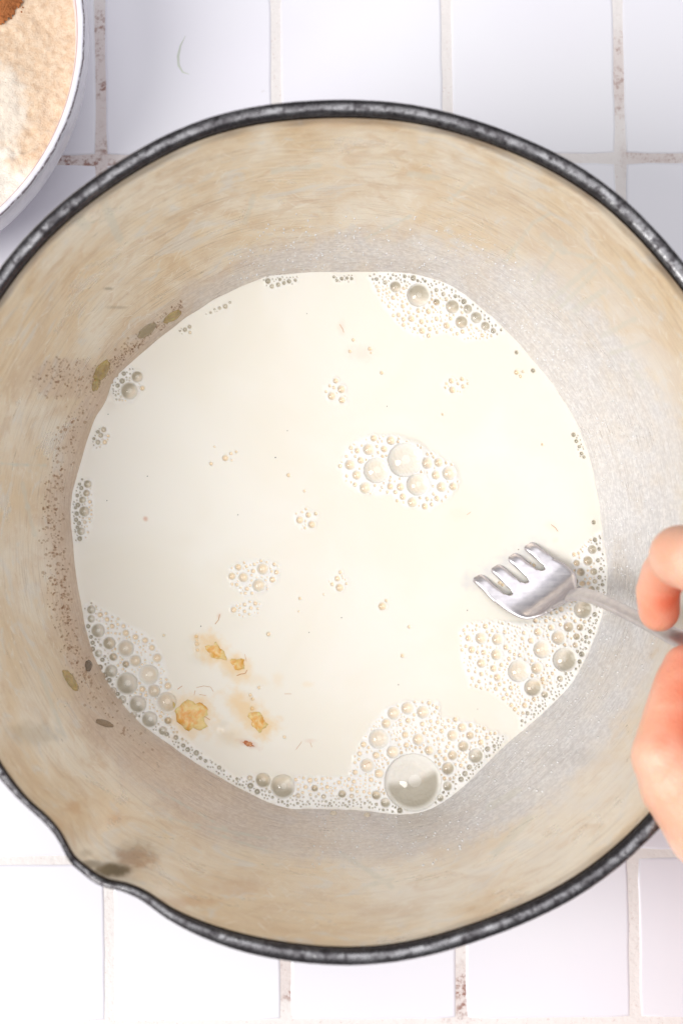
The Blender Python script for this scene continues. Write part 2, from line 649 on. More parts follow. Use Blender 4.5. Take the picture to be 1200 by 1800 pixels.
NU, NV = 1800, 130
th = np.linspace(0, 2 * PI, NU, endpoint=False)
lev = np.concatenate([np.linspace(0.0035, 0.024, 12, endpoint=False), np.linspace(0.024, 0.1165, NV - 12)])
TH, Z = np.meshgrid(th, lev)
R = r_wall(Z, TH)
droop = -0.0025 * np.exp(-(angd(TH, SP) / 0.07) ** 2) * sstep(0.07, 0.1165, Z)
Zw = Z + droop
cx, cy = PC
co_in = np.stack([R * np.cos(TH), R * np.sin(TH), Zw], -1).reshape(-1, 3)
fi = grid_faces(NU, NV, True)[:, ::-1]
me = np_mesh("pan_interior", np.concatenate([co_in, [[0, 0, 0.0035]]]), fi)
# per-vertex state of the lining, laid out from the photograph
px = P(co_in + np.array([cx, cy, 0]))
X, Y = px[:, 0], px[:, 1]
ang = np.arctan2(-(Y - MC[1]), X - MC[0])
rad = np.hypot(X - MC[0], Y - MC[1])
deg = np.degrees(ang) % 360
fo = np.interp(deg, [0, 20, 45, 70, 90, 110, 135, 155, 180, 200, 215, 225, 240, 270, 300, 330, 345, 360],
               [600, 625, 605, 560, 540, 530, 512, 515, 512, 522, 550, 560, 560, 556, 575, 585, 580, 575])
nz = fbm(deg / 4.0, rad / 30.0, 5)
nf = fbm(X / 9.0, Y / 9.0, 11)
film = sstep(26, -22, rad - fo - 18 * nz - 14 * nf)
# lobe of wet film at the left of the picture
lobe = sstep(1.15, 0.85, np.hypot((X - 115) / 62, (Y - 665) / 36) + 0.15 * nf)
film = np.maximum(film, lobe * 0.8)
film *= 0.75 + 0.35 * np.clip(fbm(X / 40, Y / 40, 21) + 0.4, 0, 1)
film = np.append(np.clip(film, 0, 1), 0)
warm = np.interp(deg, [0, 90, 125, 150, 225, 262, 300, 360], [0, 0.1, 0.6, 1, 1, 0.5, 0, 0])  # brownish film on the left, with its shading put into the colour
attr(me, 'film', film)
attr(me, 'warm', np.append(warm, 0))
cool = np.interp(deg, [0, 40, 75, 110, 180, 225, 255, 290, 320, 360], [.9, .8, .25, .08, .25, .15, .3, .5, .75, .9]) * sstep(740, 600, rad + 25 * nz)  # silvery reflections on the right wall, painted in as a paler cool tone
attr(me, 'cool', np.append(np.clip(cool, 0, 1), 0))


def seg(x0, y0, x1, y1, w):
    L = math.hypot(x1 - x0, y1 - y0)
    ux, uy = (x1 - x0) / L, (y1 - y0) / L
    t = np.clip((X - x0) * ux + (Y - y0) * uy, 0, L)
    d = np.hypot(X - x0 - t * ux, Y - y0 - t * uy)
    return sstep(w + 2.5, w - 1.5, d + 3 * nf)


marks = np.zeros(len(X))
for s in ((888, 458, 935, 392, 3), (935, 392, 965, 376, 3), (938, 500, 985, 425, 3), (968, 527, 1045, 462, 4), (985, 540, 1048, 475, 3),
          (1010, 545, 1060, 510, 5), (985, 440, 1045, 455, 3), (790, 350, 830, 318, 3), (720, 305, 770, 312, 5), (640, 420, 720, 380, 1),
          (1060, 590, 1115, 560, 4), (1075, 620, 1140, 600, 3), (1110, 640, 1130, 680, 3), (955, 415, 990, 440, 7), (1060, 470, 1110, 520, 5),
          (600, 1500, 690, 1560, 4), (860, 1420, 910, 1390, 6), (640, 1560, 690, 1545, 3), (90, 360, 150, 395, 8), (180, 350, 210, 420, 7),
          (870, 1500, 930, 1440, 6), (330, 1450, 480, 1500, 1), (260, 1380, 420, 1470, 1), (300, 1440, 470, 1475, 1), (0, 815, 80, 818, 1),
          (40, 850, 60, 940, 3), (70, 1180, 110, 1290, 3), (480, 300, 560, 290, 4), (430, 390, 445, 345, 4)):
    marks = np.maximum(marks, seg(*s) * (1.6 if s[4] == 1 else 1.0))
marks *= 0.55 + 0.35 * np.clip(fbm(X / 12, Y / 12, 31), -1, 1)
attr(me, 'marks', np.append(np.clip(marks * 0.85, 0, 1), 0))
stain_shade = np.zeros(len(X))  # dark stains, plus the shade inside the spout painted as colour
for (a, b, ra, rb, w) in ((198, 1530, 36, 14, .95), (160, 1520, 25, 8, .6), (150, 1500, 12, 8, .3), (60, 1290, 50, 22, .22), (240, 1500, 40, 26, .25),
                          (190, 507, 9, 2.5, .6), (205, 540, 18, 3, .3), (1000, 1330, 60, 20, .1)):
    stain_shade = np.maximum(stain_shade, w * sstep(1.3, 0.4, np.hypot((X - a) / ra, (Y - b) / rb) + 0.3 * nf))
attr(me, 'stain_shade', np.append(stain_shade, 0))
rust = np.zeros(len(X))
for (a, b, ra, rb, w) in ((238, 1508, 34, 24, .6), (130, 1420, 16, 12, .4), (205, 1440, 18, 14, .35), (420, 1560, 60, 16, .25), (800, 1300, 1, 1, 0), (560, 215, 160, 12, .2), (330, 1585, 60, 10, .35)):
    rust = np.maximum(rust, w * sstep(1.3, 0.3, np.hypot((X - a) / ra, (Y - b) / rb) + 0.5 * nf))
attr(me, 'rust', np.append(rust, 0))
lip = sstep(0.1118, 0.1148, Z.ravel() + 0.0008 * vnoise(deg / 3, deg * 0, 8)) * (0.55 + 0.3 * vnoise(deg / 5, deg * 0, 3))  # shade below the rim, painted into the lining colour
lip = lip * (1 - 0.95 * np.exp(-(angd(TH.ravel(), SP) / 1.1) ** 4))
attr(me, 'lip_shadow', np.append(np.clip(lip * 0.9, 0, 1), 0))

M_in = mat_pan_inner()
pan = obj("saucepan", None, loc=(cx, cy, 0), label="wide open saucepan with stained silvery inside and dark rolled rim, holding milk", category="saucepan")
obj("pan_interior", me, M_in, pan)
# floor of the pan + outer shell in copper
NU2 = 256
th2 = np.linspace(0, 2 * PI, NU2, endpoint=False)
prof_z = np.array([0.0165, 0.008, 0.002, 0.0]) 
zo = np.array([0.117, 0.110, 0.100, 0.09, 0.08, 0.07, 0.06, 0.05, 0.04, 0.03, 0.02, 0.012, 0.006, 0.002, 0.0005, 0.0005])
TH2, ZO = np.meshgrid(th2, zo)
RO = r_wall(ZO, TH2) + 0.0022
RO[-4] -= 0.001
RO[-3] -= 0.0035
RO[-2] -= 0.008
RO[-1] = 0.001
co2 = np.stack([RO * np.cos(TH2), RO * np.sin(TH2), ZO - 0.0025 * np.exp(-(angd(TH2, SP) / 0.07) ** 2) * sstep(0.07, 0.1165, ZO)], -1).reshape(-1, 3)
M_cop = mat_simple("aged_copper", srgb(150, 92, 66), 0.38, 0.9, (120, 0.3, 0.001))
obj("outer_shell", np_mesh("outer_shell", co2, grid_faces(NU2, len(zo), True)), M_cop, pan)
fl = [(0.0005, 0.0036), (0.04, 0.0034), (0.0705, 0.0036)]
co3 = np.array([[r * math.cos(t), r * math.sin(t), z] for r, z in fl for t in th2])
obj("pan_floor", np_mesh("pan_floor", co3, grid_faces(NU2, 3, True)[:, ::-1]), mat_simple("tinned_floor", srgb(180, 170, 150), 0.4, 0.7, (90, 0.2, 0.001)), pan)

# rolled rim: cross-section with a flat outer face, hollow underneath
NR, NC = 1400, 22
thr = np.linspace(0, 2 * PI, NR, endpoint=False)
cc = np.linspace(0, 2 * PI, NC, endpoint=False)
THR, CC = np.meshgrid(thr, cc)
thin = 1 - 0.48 * np.exp(-(np.abs(angd(THR, SP + 0.02)) / 0.30) ** 3) - 0.35 * np.exp(-(angd(THR, SP - 0.26) / 0.22) ** 2)
a_r, a_z = 0.0025 * thin, 0.0023 * thin
jit = 0.00005 * vnoise(THR * 55, CC * 1.5, 9) + 0.00003 * vnoise(THR * 160, CC * 2, 10)
ro = 0.1261 + a_r + spout(THR, 0.119) + wob(THR, 0.119) + (a_r + jit) * np.sign(np.cos(CC)) * np.abs(np.cos(CC)) ** 0.75 
zz = 0.1172 - 0.0025 * np.exp(-(angd(THR, SP) / 0.07) ** 2) + (a_z + jit) * np.sign(np.sin(CC)) * np.abs(np.sin(CC)) ** 0.75
# a shallow groove on top, where the roll closes against the wall
groove = np.exp(-((CC - 2.5) / 0.2) ** 2)
zz = zz - 0.0005 * groove * thin
co4 = np.stack([ro * np.cos(THR), ro * np.sin(THR), zz], -1)
f4 = []
I, J = np.meshgrid(np.arange(NC), np.arange(NR), indexing='ij')
I2, J2 = (I + 1) % NC, (J + 1) % NR
f4 = np.stack([I * NR + J, I * NR + J2, I2 * NR + J2, I2 * NR + J], -1).reshape(-1, 4)
rim_me = np_mesh("rolled_rim", co4.reshape(-1, 3), f4)
worn_and_highlight = np.exp(-((CC - 1.75 - 0.35 * vnoise(THR * 9, CC * 0, 12)) / 0.55) ** 2) * (0.55 + 0.45 * vnoise(THR * 24, CC * 2, 13))
worn_and_highlight = worn_and_highlight + 0.8 * np.exp(-((CC - 2.2) / 0.4) ** 2) * np.exp(-(angd(THR, 0.62) / 0.42) ** 2)  # bright highlight on the inner rim at upper right, painted in
attr(rim_me, 'worn_and_highlight', np.clip(worn_and_highlight, 0, 1).ravel())
obj("rolled_rim", rim_me, mat_rim(), pan)

# ------------------------------------------------------------------ bubbles: positions read off the photograph (x, y, radius in photo pixels)
B = """695,504,10 735,519,20 767,531,6 795,539,12 822,543,8 837,558,10 853,573,8 811,566,11 785,572,6 753,547,5 723,560,6 741,565,5 742,581,6 867,581,5
726,489,5 767,510,4 779,517,4 815,530,5 848,589,4 711,486,3.5 677,496,4 662,490,3.5 800,521,3.5 691,523,4 708,538,4
711,809,30 661,827,22 733,852,19 648,790,10 687,774,8 615,817,9 627,835,8 642,858,10 751,814,10 771,813,8 789,832,12 766,835,8 776,856,9 796,855,7 725,883,9
768,876,5 747,890,6 708,873,6 704,856,7 686,855,6 657,770,6 628,792,5 675,789,6 634,809,6 598,819,4 617,787,4 695,865,4 681,865,3 698,880,3 624,852,4 609,802,3 751,877,4
590,669,5 600,684,7 583,696,7 601,703,6 580,678,3 587,681,3 573,688,2.5 793,669,5 795,685,6 812,666,4 814,679,4 805,674,3 785,674,3 822,674,2.5 783,681,2.5
908,619,3.5 937,651,4 908,654,4.5 919,653,2.5 915,661,3 650,613,3.5 671,655,3.5 1008,764,4 1013,775,3.5 1018,785,3 1022,797,3.5 1026,803,3 1044,918,4 1046,949,4.5 1041,966,8
615,617,3 621,597,3 652,620,2 778,728,2.5 953,781,2.5
1033,986,8.5 1013,990,6 1020,1006,7.5 1043,1005,6.5 1023,1026,5.5 1045,1022,4.5 1039,1036,6 1024,1071,16 1045,1080,4.5 1009,975,4 1019,1103,6 1013,1119,6 1011,1134,5
999,1102,9 992,1160,21 981,1121,12 952,1142,15 911,1180,19 936,1209,15 943,1175,10 845,1122,10 874,1124,10 872,1151,9.5 846,1166,8 874,1191,6.5 829,1142,6.5 823,1122,5.5
850,1147,5 867,1175,6 945,1111,7 968,1103,5.5 933,1126,5.5 986,1071,5 992,1085,4 889,1138,5 887,1111,4 895,1158,4 853,1101,5 984,1193,5.5 957,1221,6 922,1240,5 927,1254,4
898,1209,4.5 872,1211,4 842,1198,3.5 891,1221,3.5 1053,965,3.5 1051,985,4 1056,1000,3.5 1053,1015,4 1058,1028,3.5 1050,1034,3.5 1037,1110,4 1030,1120,4 1022,1150,5 1018,1163,4
725,1375,50 665,1299,17 645,1346,12 692,1254,11 716,1245,11 743,1252,11 679,1272,8.5 735,1300,10 690,1322,11 712,1292,6 717,1267,5 714,1310,5 754,1319,8 742,1273,4.5 757,1268,3.5
795,1293,9.5 812,1279,8 826,1293,7 814,1312,9.5 795,1328,8.5 787,1351,11 836,1329,13 786,1382,8 810,1370,5 825,1349,5 817,1360,5 810,1346,4 845,1305,5.5 857,1317,5 800,1265,4.5
776,1285,4.5 661,1398,8 677,1411,8.5 702,1424,5 661,1328,6.5 666,1360,8 639,1309,5.5 632,1325,4.5 624,1358,5 652,1371,4.5 601,1396,7 618,1400,4.5 773,1402,6 754,1236,4 856,1297,4
827,1275,4 757,1282,4 770,1299,3.5 869,1312,3.5
462,1372,13 497,1383,21 439,1368,5 440,1382,5.5 545,1372,5 553,1386,6 602,1396,6 618,1388,4.5 569,1401,4.5 524,1399,4.5 537,1384,4 452,1392,5 575,1384,4 596,1376,4 613,1370,3.5
160,1072,7.5 160,1088,6.5 172,1109,12 192,1131,11 221,1140,14 238,1162,10 262,1186,17 195,1180,11 223,1202,19 271,1215,11 293,1234,17 242,1238,15 263,1265,14 276,1157,8
267,1139,5.5 255,1126,5.5 238,1120,5.5 221,1113,6 199,1155,7 173,1149,6.5 199,1215,7 215,1230,7 235,1257,6 286,1285,7.5 295,1267,6.5 295,1206,6.5 221,1168,6 250,1212,5.5
163,1141,4.5 188,1089,4.5 176,1081,5 197,1101,4.5 217,1101,4 163,1130,4 180,1160,4 155,1101,4 160,1120,3.5 176,1173,5 185,1187,5.5 192,1196,4.5 207,1220,4 309,1297,4.5 293,1291,4 322,1311,4
330,1318,4.5 345,1324,5 385,1350,4 352,1333,3.5 361,1338,3.5
227,687,15 241,662,10 250,682,4.5 215,670,5 207,678,4 218,657,4 205,660,4 196,672,4 182,755,5 184,777,4.5 172,777,4.5 177,765,4.5 172,759,3.5 190,766,3 165,771,3
154,851,7 152,867,6 145,879,6 148,899,9 142,934,7 140,947,4.5 139,920,4 143,858,4 137,888,4.5 135,903,4 134,914,4 136,871,3.5 149,918,3.5 158,882,3.5 157,912,2.5 140,851,3 133,893,3 136,927,3.5
333,574,3.5 325,579,4 334,584,3 316,581,2 396,538,4.5 386,541,3 404,531,2.5 377,543,2 370,549,2.5 396,805,5.5 406,797,3 415,794,2.5 371,815,3.5 377,785,2 407,809,2
527,914,6.5 542,905,5 548,922,6.5 555,903,3.5 531,900,2.5 538,895,2.5 536,928,2.5 462,1000,10 455,1029,11 428,1015,8.5 408,1013,6.5 419,997,6 479,1019,5.5 486,1006,4.5 482,992,3.5 445,1004,4
433,996,3 447,992,3 416,1028,3.5 434,1035,4 431,1043,3 443,1043,3 411,1072,5.5 430,1063,3.5 430,1075,3.5 441,1069,3.5 449,1061,4 438,1080,2.5 453,1070,2.5 439,1058,2.5 422,1069,2.5
593,1017,5 597,1033,7 584,1027,3.5 598,1006,3.5 609,1026,2.5 507,835,3.5 535,863,2.5 672,1066,7 679,1056,3 472,1115,4 707,1153,3.5 719,1102,3 527,1052,3 525,1075,2 569,1045,2
455,1209,3 440,1222,3 444,1229,3 443,1246,3.5 500,1296,3 288,1117,2.5 345,1119,3.5 346,1132,4 347,1143,3 346,1126,2.5 471,494,5 470,483,4 478,503,4 489,500,4 499,497,3.5 508,494,4 492,491,3 519,492,3
601,489,3.5 592,492,3 610,488,3 618,489,3 587,486,2.5
878,1025,4 883,1028,3.5 877,1026,2 923,989,3.5 938,994,3.5 932,990,2"""
bub = [tuple(map(float, s.split(','))) for s in B.split()]
bub = [(x, y, r) for x, y, r in bub if r > 1]


def inside(poly, x, y):
    c = False
    n = len(poly)
    for a in range(n):
        x0, y0 = poly[a]
        x1, y1 = poly[a - 1]
        if (y0 > y) != (y1 > y) and x < (x1 - x0) * (y - y0) / (y1 - y0) + x0:
            c = not c
    return c


def edge_dist(x, y):
    a = math.atan2(-(y - MC[1]), x - MC[0])
    return redge(a) - math.hypot(x - MC[0], y - MC[1])


cells = {}


def put(b):
    cells.setdefault((int(b[0] // 60), int(b[1] // 60)), []).append(b)


def fits(x, y, r, gap):
    i, j = int(x // 60), int(y // 60)
    for a in (i - 1, i, i + 1):
        for c in (j - 1, j, j + 1):
            for (u, v, w) in cells.get((a, c), ()):
                if (u - x) ** 2 + (v - y) ** 2 < (w + r + gap) ** 2:
                    return False
    return True


for b in bub:
    put(b)
# foam rafts: outline, tries, largest, smallest radius, whiteness
RAFT = [
    ([(648, 486), (660, 479), (720, 480), (790, 500), (830, 530), (872, 565), (884, 584), (862, 594), (820, 597), (785, 584), (742, 592), (715, 582), (690, 556), (668, 524)], 1500, 4.5, 1.7, 0.9),
    ([(596, 820), (612, 785), (645, 766), (700, 766), (745, 785), (795, 815), (806, 845), (795, 868), (755, 896), (715, 890), (690, 870), (640, 868), (610, 848)], 500, 4.2, 1.8, 0.95),
    ([(1005, 975), (1030, 955), (1056, 935), (1066, 1000), (1064, 1045), (1057, 1080), (1035, 1140), (1005, 1200), (960, 1245), (918, 1282), (912, 1255), (890, 1235), (860, 1217),
      (828, 1207), (812, 1160), (808, 1110), (820, 1096), (860, 1092), (930, 1098), (985, 1062), (1015, 1040), (1005, 1010)], 4200, 4.6, 1.6, 0.95),
    ([(612, 1368), (622, 1330), (650, 1280), (680, 1245), (720, 1232), (770, 1236), (775, 1262), (830, 1270), (892, 1298), (850, 1345), (820, 1377), (780, 1408), (730, 1428), (690, 1430),
      (640, 1422), (590, 1421), (540, 1420), (500, 1420), (460, 1402), (420, 1382), (408, 1372), (440, 1362), (475, 1390), (520, 1366), (560, 1366)], 5200, 4.4, 1.6, 0.95),
    ([(146, 1062), (160, 1060), (190, 1078), (235, 1104), (270, 1125), (286, 1160), (296, 1200), (306, 1235), (300, 1270), (345, 1318), (400, 1360), (440, 1390), (420, 1383), (340, 1337),
      (270, 1289), (210, 1228), (185, 1189), (165, 1150), (151, 1100)], 3000, 3.6, 1.5, 0.75),
    ([(192, 672), (205, 661), (228, 644), (246, 655), (250, 672), (232, 705), (205, 705), (197, 690)], 260, 3, 1.4, 0.6),
    ([(128, 868), (142, 840), (160, 845), (162, 870), (162, 910), (152, 945), (134, 955), (126, 905)], 260, 3.0, 1.4, 0.7),
    ([(165, 765), (178, 748), (190, 752), (190, 782), (162, 790)], 80, 2.2, 1.4, 0.4),
    ([(402, 1000), (420, 990), (470, 985), (490, 995), (486, 1025), (460, 1042), (430, 1048), (408, 1030)], 120, 3.2, 1.6, 0.7),
    ([(402, 1065), (430, 1055), (458, 1060), (455, 1080), (420, 1086)], 60, 2.6, 1.5, 0.6),
    ([(516, 905), (535, 893), (558, 905), (552, 930), (530, 930)], 30, 2.4, 1.5, 0.6),
    ([(570, 680), (588, 662), (608, 680), (610, 708), (580, 706)], 30, 2.4, 1.5, 0.5),
    ([(780, 676), (790, 662), (825, 668), (812, 690), (790, 692)], 25, 2.4, 1.5, 0.5),
    ([(578, 1020), (598, 1002), (612, 1024), (600, 1042), (584, 1036)], 22, 2.2, 1.5, 0.4),
    ([(462, 488), (478, 482), (522, 486), (520, 498), (480, 508), (466, 500)], 90, 2.6, 1.4, 0.4),
    ([(583, 483), (620, 483), (620, 494), (590, 496)], 40, 2.2, 1.4, 0.4),
    ([(360, 552), (400, 528), (408, 534), (380, 550), (362, 556)], 40, 1.9, 1.3, 0.2),
    ([(312, 580), (334, 570), (338, 586), (318, 588)], 22, 1.8, 1.3, 0.2),
    ([(1005, 758), (1016, 762), (1030, 800), (1020, 804)], 60, 2.2, 1.4, 0.2),
]
for poly, tries, rmax, rmin, wht in RAFT:
    xs = [p[0] for p in poly]
    ys = [p[1] for p in poly]
    tries = int(tries * 1.7)
    for q in range(tries):
        x, y = random.uniform(min(xs), max(xs)), random.uniform(min(ys), max(ys))
        if not inside(poly, x, y):
            continue
        ed = edge_dist(x, y)
        if ed < 3.0:
            continue
        rm = rmax if ed > 30 else rmax * (0.55 + 0.45 * ed / 30)
        frac = 1 - q / tries
        r = rmin + (rm - rmin) * (random.random() ** 1.6) * (0.35 + 0.65 * frac)
        if ed - r < 1.2:
            continue
        if fits(x, y, r, 0.6 if ed < 45 else 1.2):
            bb = (x, y, r)
            bub.append(bb)
            put(bb)
bub.sort(key=lambda b: -b[2])
print("bubbles", len(bub))

# ------------------------------------------------------------------ milk surface (height field with real dimples)
S = 1.3
x0, x1, y0, y1 = 108, 1084, 462, 1446
gx = np.arange(x0, x1, S)
gy = np.arange(y0, y1, S)
GX, GY = np.meshgrid(gx, gy)
A = np.arctan2(-(GY - MC[1]), GX - MC[0])
RR = np.hypot(GX - MC[0], GY - MC[1])
ED = redge(A) - RR
# height at which the wall stands under the photographed outline
tha = np.linspace(-PI, PI, 1440, endpoint=False)
ra = redge(tha)
dz = np.zeros_like(tha)
ex, ey = MC[0] + ra * np.cos(tha), MC[1] - ra * np.sin(tha)
lo = np.full_like(tha, 0.020)
hi = np.full_like(tha, 0.045)
for _ in range(30):
    mid = (lo + hi) / 2
    w = U(ex, ey, mid)
    dxw, dyw = w[:, 0] - cx, w[:, 1] - cy
    inside_w = np.hypot(dxw, dyw) < r_wall(mid, np.arctan2(dyw, dxw))
    hi = np.where(inside_w, mid, hi)
    lo = np.where(inside_w, lo, mid)
dz = hi - ZM
print("meniscus mm", dz.min() * 1e3, dz.max() * 1e3)
DZ = np.interp(A, tha, dz, period=2 * PI)
Hh = DZ * np.exp(-np.clip(ED, 0, None) / 16.0)
Hh += 0.00035 * np.exp(-np.clip(ED, 0, None) / 5.0)
Hh += 0.00006 * vnoise(GX / 55, GY / 55, 77)
foam = np.zeros_like(Hh)
for poly, tries, rmax, rmin, wht in RAFT:
    xs = [p[0] for p in poly]
    ys = [p[1] for p in poly]
    i0, i1 = int((min(xs) - 20 - x0) / S), int((max(xs) + 20 - x0) / S) + 1
    j0, j1 = int((min(ys) - 20 - y0) / S), int((max(ys) + 20 - y0) / S) + 1
    i0, j0 = max(i0, 0), max(j0, 0)
    xx, yy = GX[j0:j1, i0:i1], GY[j0:j1, i0:i1]
    ins = np.zeros(xx.shape, bool)
    dmin = np.full(xx.shape, 1e9)
    for a in range(len(poly)):
        (u0, v0), (u1, v1) = poly[a], poly[a - 1]
        if v0 != v1:
            c = ((v0 > yy) != (v1 > yy)) & (xx < (u1 - u0) * (yy - v0) / (v1 - v0) + u0)
            ins ^= c
        L2 = (u1 - u0) ** 2 + (v1 - v0) ** 2
        t = np.clip(((xx - u0) * (u1 - u0) + (yy - v0) * (v1 - v0)) / L2, 0, 1)
        dmin = np.minimum(dmin, np.hypot(xx - u0 - t * (u1 - u0), yy - v0 - t * (v1 - v0)))
    sd = np.where(ins, dmin, -dmin) + 2.5 * vnoise(xx / 8, yy / 8, 4)
    f = sstep(-7, 5, sd) * wht
    foam[j0:j1, i0:i1] = np.maximum(foam[j0:j1, i0:i1], f)
Hh += 0.00035 * foam
Hh += 0.00008 * foam * vnoise(GX / 3.2, GY / 3.2, 6)
cup = np.zeros_like(Hh)
metal = np.zeros_like(Hh)
MPX = (0.65 - ZM) / F          # metres per photo pixel on the milk
bub_h = {}
Hbase = Hh.copy()
for (bx, by, br) in bub:
    reach = br * 1.9 + 3
    i0, i1 = max(int((bx - reach - x0) / S), 0), int((bx + reach - x0) / S) + 2
    j0, j1 = max(int((by - reach - y0) / S), 0), int((by + reach - y0) / S) + 2
    xx, yy = GX[j0:j1, i0:i1], GY[j0:j1, i0:i1]
    d = np.hypot(xx - bx, yy - by) / br
    rw = br * MPX
    dep = float(np.interp(br, [2, 6, 12, 20, 50], [0.9, 0.75, 0.45, 0.26, 0.1]))
    if br < 25:
        dep *= 1 + 0.3 * float(sstep(75, 35, edge_dist(bx, by)))
    h = np.where(d < 1, -dep * rw * np.clip(1 - d * d, 0, 1) ** float(np.interp(br, [3, 8], [0.45, 0.85])), 0)
    lipw = 0.10 * rw * np.exp(-((np.clip(d, 1, 9) - 1) / 0.35) ** 2) + 0.00006 * np.exp(-((np.clip(d, 1, 9) - 1) * br / 2.5) ** 2)
    h = np.where(d < 1, h + lipw.max() * 0, lipw)
    sub = Hh[j0:j1, i0:i1]
    Hh[j0:j1, i0:i1] = np.where(d < 1, Hbase[j0:j1, i0:i1] + h, sub + h)
    ins = sstep(1.0, 0.8, d)
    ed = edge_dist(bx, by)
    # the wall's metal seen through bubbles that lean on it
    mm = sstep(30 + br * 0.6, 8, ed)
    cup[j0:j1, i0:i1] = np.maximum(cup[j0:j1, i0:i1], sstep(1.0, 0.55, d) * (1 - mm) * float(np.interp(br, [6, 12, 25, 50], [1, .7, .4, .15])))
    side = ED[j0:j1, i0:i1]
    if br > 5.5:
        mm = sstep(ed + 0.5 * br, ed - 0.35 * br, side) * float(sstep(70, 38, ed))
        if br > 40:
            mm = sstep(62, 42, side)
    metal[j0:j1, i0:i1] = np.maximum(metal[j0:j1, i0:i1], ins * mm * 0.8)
halo = np.zeros_like(Hh)
brown = np.zeros_like(Hh)
n1 = fbm(GX / 16, GY / 16, 41)
n2 = fbm(GX / 7, GY / 7, 43)
for (a, b, ra_, rb_, rot, w, kind) in ((375, 1142, 38, 26, 35, .85, 0), (412, 1172, 38, 24, 30, .75, 0), (445, 1192, 30, 12, 20, .22, 0), (336, 1258, 46, 42, 0, .8, 0),
                                       (432, 1250, 46, 26, 40, .75, 0), (456, 1272, 34, 27, 20, .9, 0), (410, 1290, 34, 24, 0, .28, 0), (438, 1308, 20, 8, 20, .6, 1), (545, 1302, 10, 5, 0, .25, 1),
                                       (488, 1195, 12, 14, 0, .2, 0), (540, 1203, 12, 6, 0, .2, 0), (635, 622, 26, 16, 0, .14, 1), (600, 575, 9, 14, 0, .15, 1), (805, 905, 20, 12, 0, .08, 0),
                                       (256, 912, 5, 5, 0, .7, 1), (385, 1082, 8, 5, 120, .3, 1), (970, 925, 18, 10, 30, .10, 0), (975, 950, 8, 6, 0, .12, 0), (950, 1200, 10, 8, 0, .3, 0)):
    rt = math.radians(rot)
    u = ((GX - a) * math.cos(rt) + (GY - b) * math.sin(rt)) / ra_
    v = (-(GX - a) * math.sin(rt) + (GY - b) * math.cos(rt)) / rb_
    g = 0.85 * w * sstep(1.35, 0.15, np.hypot(u, v) + 0.45 * n1 + 0.22 * n2)
    if kind:
        brown = np.maximum(brown, g)
    else:
        halo = np.maximum(halo, g)
# low swellings where lumps lift the skin of the milk
for (a, b, r_, hgt) in ((352, 1140, 24, .0006), (405, 1172, 16, .0004), (420, 1280, 28, .0006), (398, 1283, 14, .0005)):
    Hh += hgt * np.exp(-(((GX - a) ** 2 + (GY - b) ** 2) / r_ ** 2) ** 1.5)
# milk drawn up between and around the tines; steel showing through the thin skin past their tips
_ft = np.clip(((GX - 828) * (941 - 828) + (GY - 1022) * (959 - 1022)) / (113 ** 2 + 63 ** 2), 0, 1)
_fd = ((GX - 828 - _ft * 113) * -0.49 + (GY - 1022 + _ft * 63) * -0.87)
_fl = np.hypot(GX - 828 - _ft * 113, GY - 1022 + _ft * 63)
Hh += 0.0005 * np.exp(-(((GX - 905) / 55) ** 2 + ((GY - 1010) / 32) ** 2) ** 2)
steel = 0.42 * sstep(26, 0, _fl + 6 * vnoise(GX / 7, GY / 7, 71)) * (0.72 + 0.28 * np.cos(_ft * 3.7 * 2 * PI))
keep = (ED > -9)
idx = -np.ones(GX.shape, int)
idx[keep] = np.arange(keep.sum())
W = U(GX[keep], GY[keep], ZM)
# world heights: move along the camera-independent vertical only
W[:, 2] = ZM + Hh[keep]
q = keep[:-1, :-1] & keep[1:, :-1] & keep[:-1, 1:] & keep[1:, 1:]
a_, b_, c_, d_ = idx[:-1, :-1][q], idx[1:, :-1][q], idx[1:, 1:][q], idx[:-1, 1:][q]
O_M = U(MC[0], MC[1], ZM)
me = np_mesh("milk", W - O_M, np.stack([a_, b_, c_, d_], -1))
for nm, arr in (('foam', foam), ('steel', steel), ('cup', cup), ('metal', metal), ('halo', halo), ('haze_brown', brown)):
    attr(me, nm, arr[keep])
milk = obj("milk", me, mat_milk(), loc=tuple(O_M), label="cream coloured milk with foam and bubbles filling the saucepan", category="milk")

# bubble skins
M_film = mat_film()


def dome(nu, nv, h):
    rho = (1 + h * h) / (2 * h)
    amax = math.asin(min(1, 1 / rho)) if h <= 1 else PI / 2
    vs, fs = [(0, 0, h)], []
    for i in range(1, nv + 1):
        a = amax * i / nv
        for j in range(nu):
            t = 2 * PI * j / nu
            vs.append((rho * math.sin(a) * math.cos(t), rho * math.sin(a) * math.sin(t), rho * math.cos(a) - rho + h))
    for j in range(nu):
        fs.append((0, 1 + j, 1 + (j + 1) % nu))
    for i in range(nv - 1):
        for j in range(nu):
            p, q2 = 1 + i * nu, 1 + (i + 1) * nu
            fs.append((p + j, q2 + j, q2 + (j + 1) % nu, p + (j + 1) % nu))
    return vs, fs


dv, df = dome(40, 10, 0.7)
big_me = bpy.data.meshes.new("bubble_skin_large")
big_me.from_pydata(dv, [], df)
sv, sf = dome(14, 4, 0.6)
sm_me = bpy.data.meshes.new("bubble_skin_small")
sm_me.from_pydata(sv, [], sf)
for m_ in (big_me, sm_me):
    for p in m_.polygons:
        p.use_smooth = True
    m_.materials.append(M_film)


def surf_h(x, y):
    i, j = int(round((x - x0) / S)), int(round((y - y0) / S))
    return float(Hbase[min(max(j, 0), Hbase.shape[0] - 1), min(max(i, 0), Hbase.shape[1] - 1)])


